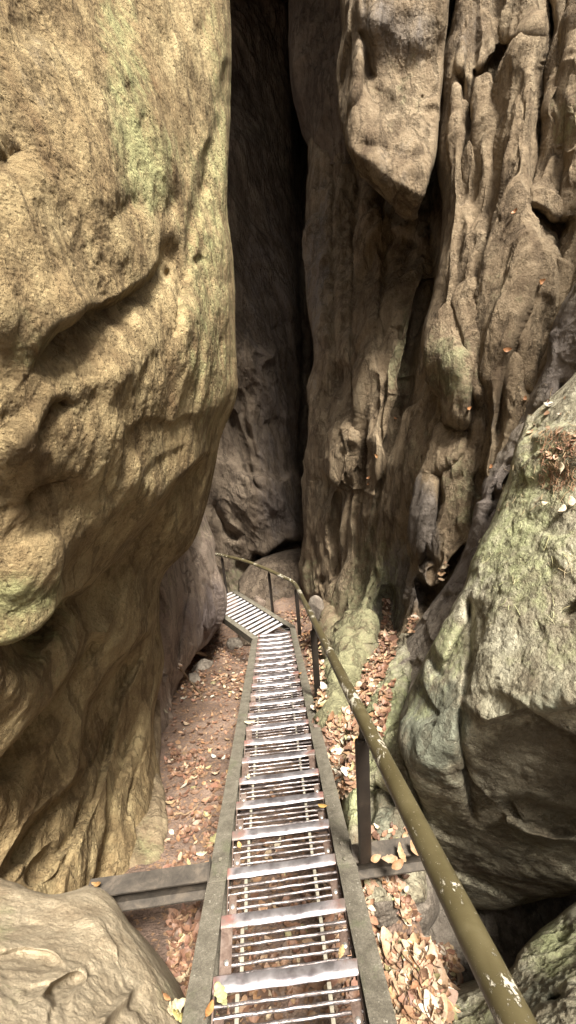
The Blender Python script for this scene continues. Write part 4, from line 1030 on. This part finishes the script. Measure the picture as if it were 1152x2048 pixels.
class LeafBag:
    def __init__(s): s.V = []; s.F = []; s.C = []
    def add(s, V, F, c):
        k = len(s.V); s.V += [tuple(v_) for v_ in V]; s.F += [tuple(i+k for i in f) for f in F]; s.C += [(*c, 1)]*len(V)
    def build(s, name, mat):
        return mesh_np(name, np.array(s.V), np.array(s.F), mat, paint=np.array(s.C))


def scatter(bag, poly, count, pal, size=(.04, .08), only=None, minz=.0, pile=0., ns=9, lay=.5):
    xs = [p[0] for p in poly]; ys = [p[1] for p in poly]; k = 0; tries = 0
    while k < count and tries < count*12:
        tries += 1
        x, y = random.uniform(min(xs), max(xs)), random.uniform(min(ys), max(ys))
        ins = False
        for (x0, y0), (x1, y1) in zip(poly, poly[1:]+poly[:1]):
            if (y0 > y) != (y1 > y) and x < (x1-x0)*(y-y0)/(y1-y0)+x0: ins = not ins
        if not ins: continue
        h = px_ray(x, y)
        if h is None: continue
        n = h[1] if h[1].dot(camv-h[0]) > 0 else -h[1]
        if n.z < minz: continue
        n2 = (n*lay+Vector((0, 0, .5))+Vector((random.uniform(-1, 1), random.uniform(-1, 1), random.uniform(-.3, .6)))*.38).normalized()
        p = h[0]+n*(.004+random.uniform(0, pile))
        sz = random.uniform(*size)*random.choice((.8, 1., 1., 1.25, 1.45)); c = tint(random.choices(PAL, PWT[pal])[0], .3); mg = sum(c)/3; c = tuple({'bright': .70, 'mid': .78, 'floor': .72}[pal]*(k_*.86+mg*.14) for k_ in c)
        V, F = leaf_geo(p, n2, sz, ns, random.choice(('oak', 'beech', 'beech', 'oak')), random.uniform(-.7, 1.5), random.uniform(0, 6.28))
        bag.add(V, F, c); k += 1


bag = LeafBag()
L_ = [
    ([(345, 1345), (372, 1312), (500, 1308), (490, 1400), (345, 1400)], 430, 'mid', (.035, .075), .0, .01),
    ([(332, 1400), (490, 1400), (470, 1600), (330, 1600)], 220, 'floor', (.03, .07), .2, .006),
    ([(332, 1600), (450, 1600), (430, 1760), (330, 1760)], 170, 'floor', (.03, .065), .2, .006),
    ([(340, 1500), (420, 1500), (410, 1560), (340, 1560)], 130, 'floor', (.03, .065), .2, .006),
    ([(330, 1840), (410, 1800), (380, 2040), (345, 1980)], 170, 'floor', (.03, .07), .2, .006),
    ([(430, 1262), (500, 1300), (500, 1310), (385, 1315)], 160, 'floor', (.03, .07), .0, .01),
    ([(490, 1420), (640, 1420), (740, 2047), (420, 2047)], 480, 'floor', (.035, .075), .1, .01),
    ([(520, 1300), (600, 1300), (640, 1420), (490, 1420)], 300, 'mid', (.035, .07), .1, .01),
    ([(600, 1262), (640, 1262), (655, 1400), (640, 1420)], 380, 'bright', (.04, .08), .0, .02),
    ([(560, 1240), (585, 1225), (640, 1225), (600, 1262), (585, 1258)], 60, 'floor', (.04, .07), .0, .01),
    ([(515, 1220), (540, 1225), (640, 1215), (620, 1240)], 60, 'floor', (.04, .07), .2, .01),
    ([(640, 1500), (660, 1440), (700, 1420), (722, 1440), (712, 1560), (690, 1600)], 800, 'bright', (.04, .085), .0, .03),
    ([(690, 1425), (720, 1360), (760, 1290), (800, 1290), (770, 1350), (730, 1420)], 420, 'mid', (.045, .08), .0, .02),
    ([(755, 1290), (765, 1240), (780, 1240), (795, 1290)], 150, 'mid', (.05, .08), .0, .02),
    ([(765, 1250), (766, 1175), (778, 1175), (782, 1250)], 70, 'mid', (.05, .08), .0, .02),
    ([(818, 1260), (825, 1235), (836, 1235), (828, 1270)], 26, 'mid', (.05, .08), .0, .01),
    ([(880, 1160), (890, 1125), (905, 1118), (898, 1150)], 18, 'mid', (.04, .06), .0, .01),
    ([(745, 1460), (770, 1380), (790, 1360), (775, 1440), (760, 1490)], 120, 'mid', (.04, .07), .0, .02),
    ([(745, 1880), (800, 1885), (900, 1890), (920, 1960), (890, 2047), (800, 2047)], 750, 'bright', (.05, .095), .0, .02),
    ([(740, 1750), (800, 1745), (820, 1790), (835, 1850), (815, 1850), (780, 1790)], 130, 'mid', (.03, .06), .0, .015),
    ([(735, 1650), (810, 1650), (815, 1700), (730, 1700)], 30, 'mid', (.03, .05), .0, .01),
    ([(720, 1730), (745, 1730), (750, 1890), (735, 1880)], 60, 'mid', (.03, .06), .0, .01),
    ([(1080, 905), (1152, 870), (1152, 960), (1090, 945)], 22, 'mid', (.018, .035), .3, .004),
    ([(1040, 890), (1100, 800), (1152, 780), (1152, 870)], 14, 'bright', (.02, .045), .3, .004),
]
for poly, cnt, pal, sz, mz, pile in L_: scatter(bag, poly, cnt, pal, sz, None, mz, pile)
for (x, y) in [(790, 838), (1078, 565), (740, 955), (738, 968), (755, 913), (1050, 800), (935, 818), (985, 938), (1030, 425), (1012, 700)]:
    h = px_ray(x, y)
    if h:
        n = h[1] if h[1].dot(camv-h[0]) > 0 else -h[1]
        V, F = leaf_geo(h[0]+n*.006, (n+Vector((0, 0, .6))).normalized(), random.uniform(.045, .07), 7, 'beech', 1.2, random.uniform(0, 6)); bag.add(V, F, tint((.30, .14, .06)))
lo_ = bag.build('leaf_litter', m_leaf); tag(lo_, kind='stuff')

# needles and grass bits on the mossy boulder
nb = LeafBag()
for poly, cnt, colr in (([(1080, 905), (1152, 860), (1152, 980), (1100, 950)], 260, (.30, .17, .10)), ([(1020, 930), (1110, 800), (1152, 760), (1152, 1000), (1000, 1030)], 90, (.34, .26, .16)),
                        ([(980, 1060), (1152, 1040), (1152, 1260), (960, 1200)], 42, (.40, .38, .22)), ([(1100, 1120), (1152, 1110), (1152, 1150)], 10, (.42, .36, .22)), ([(600, 1300), (730, 1500), (700, 1500)], 40, (.3, .18, .1)),
                        ([(332, 1350), (490, 1330), (430, 1760), (335, 1760)], 260, (.20, .115, .07)), ([(480, 1440), (640, 1440), (730, 2047), (430, 2047)], 260, (.24, .15, .08))):
    xs = [p[0] for p in poly]; ys = [p[1] for p in poly]
    for _ in range(cnt):
        h = px_ray(random.uniform(min(xs), max(xs)), random.uniform(min(ys), max(ys)))
        if not h: continue
        n = h[1] if h[1].dot(camv-h[0]) > 0 else -h[1]
        a = n.orthogonal().normalized(); b_ = n.cross(a); an = random.uniform(0, 6.28); t = a*cos(an)+b_*sin(an); s_ = n.cross(t)
        L = random.uniform(.02, .065); wd = .0011; p = h[0]+n*.005; be = random.uniform(-.2, .2)*L
        V = []
        for u in (-.5, 0, .5): V += [p+t*u*L+s_*(wd+be*(1-4*u*u)), p+t*u*L+s_*(-wd+be*(1-4*u*u)), p+t*u*L+s_*be*(1-4*u*u)+n*.002]
        F = [(0, 1, 4, 3), (1, 2, 5, 4), (3, 4, 7, 6), (4, 5, 8, 7), (2, 0, 3, 5), (5, 3, 6, 8)]
        nb.add(V, F, tint(colr, .3))
tag(nb.build('pine_needles', m_leaf), kind='stuff')


def plane_pt(x, y, off=0.):
    a = Vector(spot(x, y, 0.).tolist()); b_ = Vector(spot(x, y, 1.).tolist())-a
    t = -(a.z+SL*a.y-off)/(b_.z+SL*b_.y); return a+b_*t


def single(x, y, size, colr, label, cat='leaf', kind='oak', on=None, ang=None, curl=.5, group=None, name='fallen_leaf'):
    if on is not None: p = plane_pt(x, y, on); n = Vector((0, .25, 1)).normalized()
    else:
        h = px_ray(x, y)
        if h is None: return
        n = h[1] if h[1].dot(camv-h[0]) > 0 else -h[1]; p = h[0]+n*.010
        n = (n+Vector((0, -.1, .5))).normalized()
    colr = tuple(c*.68 for c in colr); b2 = LeafBag(); V, F = leaf_geo(Vector((0, 0, 0)), n, size, 23, kind, curl, random.uniform(0, 6.28) if ang is None else ang)
    # stalk
    b2.add(V, F, colr)
    k = len(b2.V); st = V[1]; dr = (Vector(V[1])-Vector(V[4])).normalized(); sv = n.cross(dr)*.0012
    b2.add([st+sv, st-sv, st-sv+dr*size*.3, st+sv+dr*size*.3], [(0, 1, 2, 3)], tuple(c*.6 for c in colr))
    o = b2.build(name, m_leaf); o.location = p
    md = o.modifiers.new('thickness', 'SOLIDIFY'); md.thickness = .0008
    tag(o, label, cat, group or 'large fallen leaves', 'thing'); return o


single(443, 1995, .085, (.50, .50, .26), 'pale green oak leaf lying on the left end of the nearest step', on=.012, ang=1.3)
single(420, 2022, .05, (.50, .24, .09), 'orange brown leaf tucked under the pale green oak leaf', kind='beech', on=.006, ang=.4)
single(343, 2022, .10, (.74, .63, .42), 'large cream oak leaf on the lower edge of the pale corner boulder', ang=1.2)
single(325, 2000, .035, (.50, .26, .12), 'tiny orange leaf above the large cream oak leaf', kind='beech')
single(352, 2043, .07, (.58, .50, .20), 'yellow green leaf overlapping the large cream oak leaf', ang=2.4)
single(500, 1446, .095, (.78, .68, .50), 'cream leaf lying on the left ends of the middle treads', on=.012, kind='beech', ang=2.3)
single(645, 1614, .055, (.66, .42, .14), 'yellow orange leaf on the right end of a tread', on=.012, kind='beech', ang=2.0)
single(683, 1908, .05, (.62, .46, .24), 'curled tan leaf between the bars of a near tread', on=-.004, ang=.3)
single(497, 1556, .045, (.70, .62, .40), 'small pale leaf on the left end of a middle tread', on=.008, kind='beech')
single(479, 1693, .045, (.64, .42, .18), 'small ochre leaf on the left end of a reddish tread', on=.0, kind='beech')
single(600, 1348, .05, (.55, .26, .10), 'orange leaf beside the right stringer near the platform', on=.012, kind='beech')
single(1096, 1012, .045, (.78, .64, .46), 'small cream leaf left of two bigger ones on the mossy boulder', kind='beech', curl=.9)
single(1128, 1026, .062, (.80, .68, .52), 'cream curled leaf in the middle of three on the mossy boulder', kind='beech', curl=.9)
single(1148, 1008, .060, (.80, .64, .48), 'pinkish cream leaf at the picture edge on the mossy boulder', kind='beech', curl=.9)
single(1128, 934, .050, (.80, .68, .50), 'pale leaf among red needles on top of the mossy boulder', kind='beech')
single(826, 1975, .13, (.74, .68, .58), 'large whitish oak leaf on the litter right of the stair', ang=1.6)
single(897, 1985, .085, (.74, .72, .66), 'narrow whitish leaf on the litter beneath the handrail', ang=1.9)
single(800, 1905, .10, (.46, .36, .16), 'olive brown oak leaf at the dark edge of the litter', ang=1.4)
single(787, 2035, .10, (.76, .70, .56), 'cream oak leaf touching the right stringer in the bottom corner', ang=.6)
single(862, 2010, .10, (.52, .44, .22), 'dull yellow oak leaf below the handrail', ang=2.6)
single(428, 1516, .07, (.78, .74, .68), 'white leaf on the bare earth left of the stair', kind='beech')
single(447, 1519, .07, (.66, .60, .50), 'greyish leaf just right of the white one on the earth', kind='oak')
single(425, 1688, .12, (.52, .48, .24), 'large olive yellow leaf against the left stringer on the earth', ang=.3)
single(405, 1712, .08, (.70, .64, .46), 'pale leaf just below the olive yellow leaf on the earth', ang=2.3)
single(329, 1424, .06, (.74, .72, .52), 'pale yellow leaf caught at the foot of the lilac boulder', kind='beech')
bpt = lambda x: Vector((x, 1.47, -.618+.03*(x+1.25)))
for i, (x, y, s_, c_, lb) in enumerate([(-.995, 1.49, .05, (.52, .30, .12), 'orange leaf on top of the left steel beam'), (.34, 1.44, .06, (.60, .36, .20), 'rusty orange leaf on the right steel beam next to the post'),
                               (.41, 1.43, .075, (.64, .42, .26), 'pinkish tan leaf at the centre of the cluster on the right beam'), (.47, 1.45, .08, (.66, .45, .26), 'broad tan leaf standing in the cluster on the right beam'),
                               (.54, 1.46, .07, (.55, .33, .18), 'brown leaf at the boulder end of the right beam'), (.44, 1.40, .07, (.48, .26, .13), 'dark orange leaf hanging over the front of the right beam')]):
    b2 = LeafBag(); n = Vector((random.uniform(-.4, .4), -.35 if i else 0, 1)).normalized()
    V, F = leaf_geo(Vector((0, 0, 0)), n, s_, 11, 'oak' if i in (0, 2, 3) else 'beech', .9, random.uniform(0, 6)); b2.add(V, F, tuple(k_*.45 for k_ in c_))
    o = b2.build('fallen_leaf', m_leaf); o.location = (x, y, -.618+.024+(.03*(x+1.25) if x < 0 else .01)-.005); o.modifiers.new('thickness', 'SOLIDIFY').thickness = .0008
    tag(o, lb, 'leaf', 'large fallen leaves', 'thing')

# sticks
mst, nt_, b_ = mat_new('dead_wood'); q = NB(nt_); v = q.coord(); n = q.noise(v, 40, 6, .7)
q.link(q.ramp(n, [(.3, (.10, .065, .04)), (.7, (.30, .21, .13))]), b_.inputs['Base Color']); b_.inputs['Roughness'].default_value = .85; q.link(q.bump(n, .004), b_.inputs['Normal'])


def stick(pix, r, label, lift=.02):
    pts = []
    for x, y in pix:
        h = px_ray(x, y)
        if h: pts.append(h[0]+Vector((0, 0, lift)))
    if len(pts) < 2: return
    P2 = []
    for a, b2 in zip(pts[:-1], pts[1:]):
        for k in range(5):
            P2.append(a.lerp(b2, k/5)+Vector([random.uniform(-1, 1)*.006 for _ in range(3)]))
    P2.append(pts[-1]); o0 = P2[0].copy()
    mb = MB(); mb.tube([p-o0 for p in P2], [r*(1-.55*i/len(P2)) for i in range(len(P2))], 8, True, .12)
    # a side twig
    k = len(P2)//2; d = (P2[k]-P2[k-1]).normalized(); sd2 = d.cross(Vector((0, 0, 1)))
    mb.tube([P2[k]-o0, P2[k]-o0+d*.04+sd2*.05+Vector((0, 0, .01)), P2[k]-o0+d*.09+sd2*.08+Vector((0, 0, .005))], [r*.5, r*.4, r*.2], 6)
    o = mb.build('stick', mst, None, o0); tag(o, label, 'stick', 'sticks on the earth floor', 'thing')


stick([(358, 1337), (378, 1362), (398, 1385), (407, 1405)], .022, 'light brown stick lying on the litter of the earth floor')
stick([(392, 1306), (412, 1312), (425, 1318)], .03, 'short grey stick at the edge of the earth floor')
stick([(350, 1630), (372, 1630), (392, 1618), (398, 1608)], .010, 'thin dark twig on the bare earth near the left beam', .01)
stick([(486, 1372), (440, 1382), (420, 1400)], .008, 'thin pale twig next to the left stringer', .01)


def stone(x, y, r, label, mat, sq=(1, 1, .7), lift=0.):
    h = px_ray(x, y)
    if h is None: return
    bm_ = bmesh.new(); bmesh.ops.create_icosphere(bm_, subdivisions=4, radius=1)
    P_ = np.array([v_.co[:] for v_ in bm_.verts])
    # faceted boulder: clamp with random planes, then roughen
    for _ in range(14):
        d = np.array([random.gauss(0, 1) for _ in range(3)]); d /= np.linalg.norm(d); lim = random.uniform(.62, .85)
        k = P_@d; P_ = P_-np.where(k > lim, k-lim, 0)[:, None]*d[None]
    n_ = fbm(P_*3+x, 5, gain=.6); P_ = P_*(1+.07*n_)[:, None]*np.array(sq)*r
    for v_, c_ in zip(bm_.verts, P_): v_.co = c_
    me = bpy.data.meshes.new('stone'); bm_.to_mesh(me); bm_.free(); me.materials.append(mat)
    me.polygons.foreach_set('use_smooth', [True]*len(me.polygons))
    o = bpy.data.objects.new('stone', me); COL.objects.link(o); o.location = h[0]+Vector((0, 0, r*sq[2]*.35+lift)); o.rotation_euler = (0, 0, random.uniform(0, 3))
    tag(o, label, 'stone', None, 'thing')


stone(404, 1338, .16, 'brown stone half covered by leaves on the earth floor', m_ledge, (1.4, .8, .6))
stone(390, 1360, .13, 'smaller dark stone in front of the brown one', m_ledge, (1.4, .9, .5))
stone(519, 1210, .15, 'angular brown stone behind the platform railing', m_mid, (1., .8, 1.))
stone(470, 1290, .16, 'dark stone in the pit under the platform', m_ledge, (1.2, 1, .6))
stone(636, 1232, .2, 'grey stone slab leaning at the bend of the stair', m_ledge, (.5, .9, 1.3))


# ------------------------------------------------------------------ light, sky, camera
SUN_EL, SUN_AZ = radians(SUN[0]), radians(SUN[1])   # azimuth measured from +Y clockwise, where the light comes from
w = bpy.data.worlds.new("World"); scene.world = w; w.use_nodes = True
nt = w.node_tree; bg = nt.nodes['Background']
sky = nt.nodes.new('ShaderNodeTexSky'); sky.sky_type = 'NISHITA'; sky.sun_disc = False
sky.sun_elevation = SUN_EL; sky.sun_rotation = SUN_AZ
sky.air_density = 1.0; sky.dust_density = 4.0; sky.ozone_density = .6
hs = nt.nodes.new('ShaderNodeHueSaturation'); hs.inputs['Saturation'].default_value = .35
nt.links.new(sky.outputs[0], hs.inputs['Color'])
wm = nt.nodes.new('ShaderNodeMix'); wm.data_type = 'RGBA'; wm.blend_type = 'MULTIPLY'; wm.inputs[0].default_value = 1
nt.links.new(hs.outputs[0], wm.inputs[6]); wm.inputs[7].default_value = (1, .95, .84, 1); nt.links.new(wm.outputs[2], bg.inputs[0])
bg.inputs[1].default_value = SKY
ld = bpy.data.lights.new('sun', 'SUN'); ld.energy = SUN[2]; ld.angle = radians(SUN[3]); ld.color = (1, .93, .80)
lo = bpy.data.objects.new('sun', ld); COL.objects.link(lo)
sd = Vector((sin(SUN_AZ)*cos(SUN_EL), cos(SUN_AZ)*cos(SUN_EL), sin(SUN_EL)))
lo.rotation_euler = sd.to_track_quat('Z', 'Y').to_euler(); lo.location = (0, -3, 9)

cd = bpy.data.cameras.new('camera'); co = bpy.data.objects.new('camera', cd); COL.objects.link(co)
cd.sensor_fit = 'VERTICAL'; cd.sensor_height = 36; cd.lens = 36*FL/2048; cd.clip_start = .05; cd.clip_end = 500
M = Matrix(((CR[0], CU[0], -CF[0]), (CR[1], CU[1], -CF[1]), (CR[2], CU[2], -CF[2]))).to_4x4()
M.translation = Vector(CAM); co.matrix_world = M
scene.camera = co
scene.view_settings.view_transform = 'Standard'; scene.view_settings.look = 'None'
scene.view_settings.exposure = EXPO; scene.view_settings.gamma = 1
scene.cycles.max_bounces = 8; scene.cycles.diffuse_bounces = 5; scene.cycles.use_denoising = True
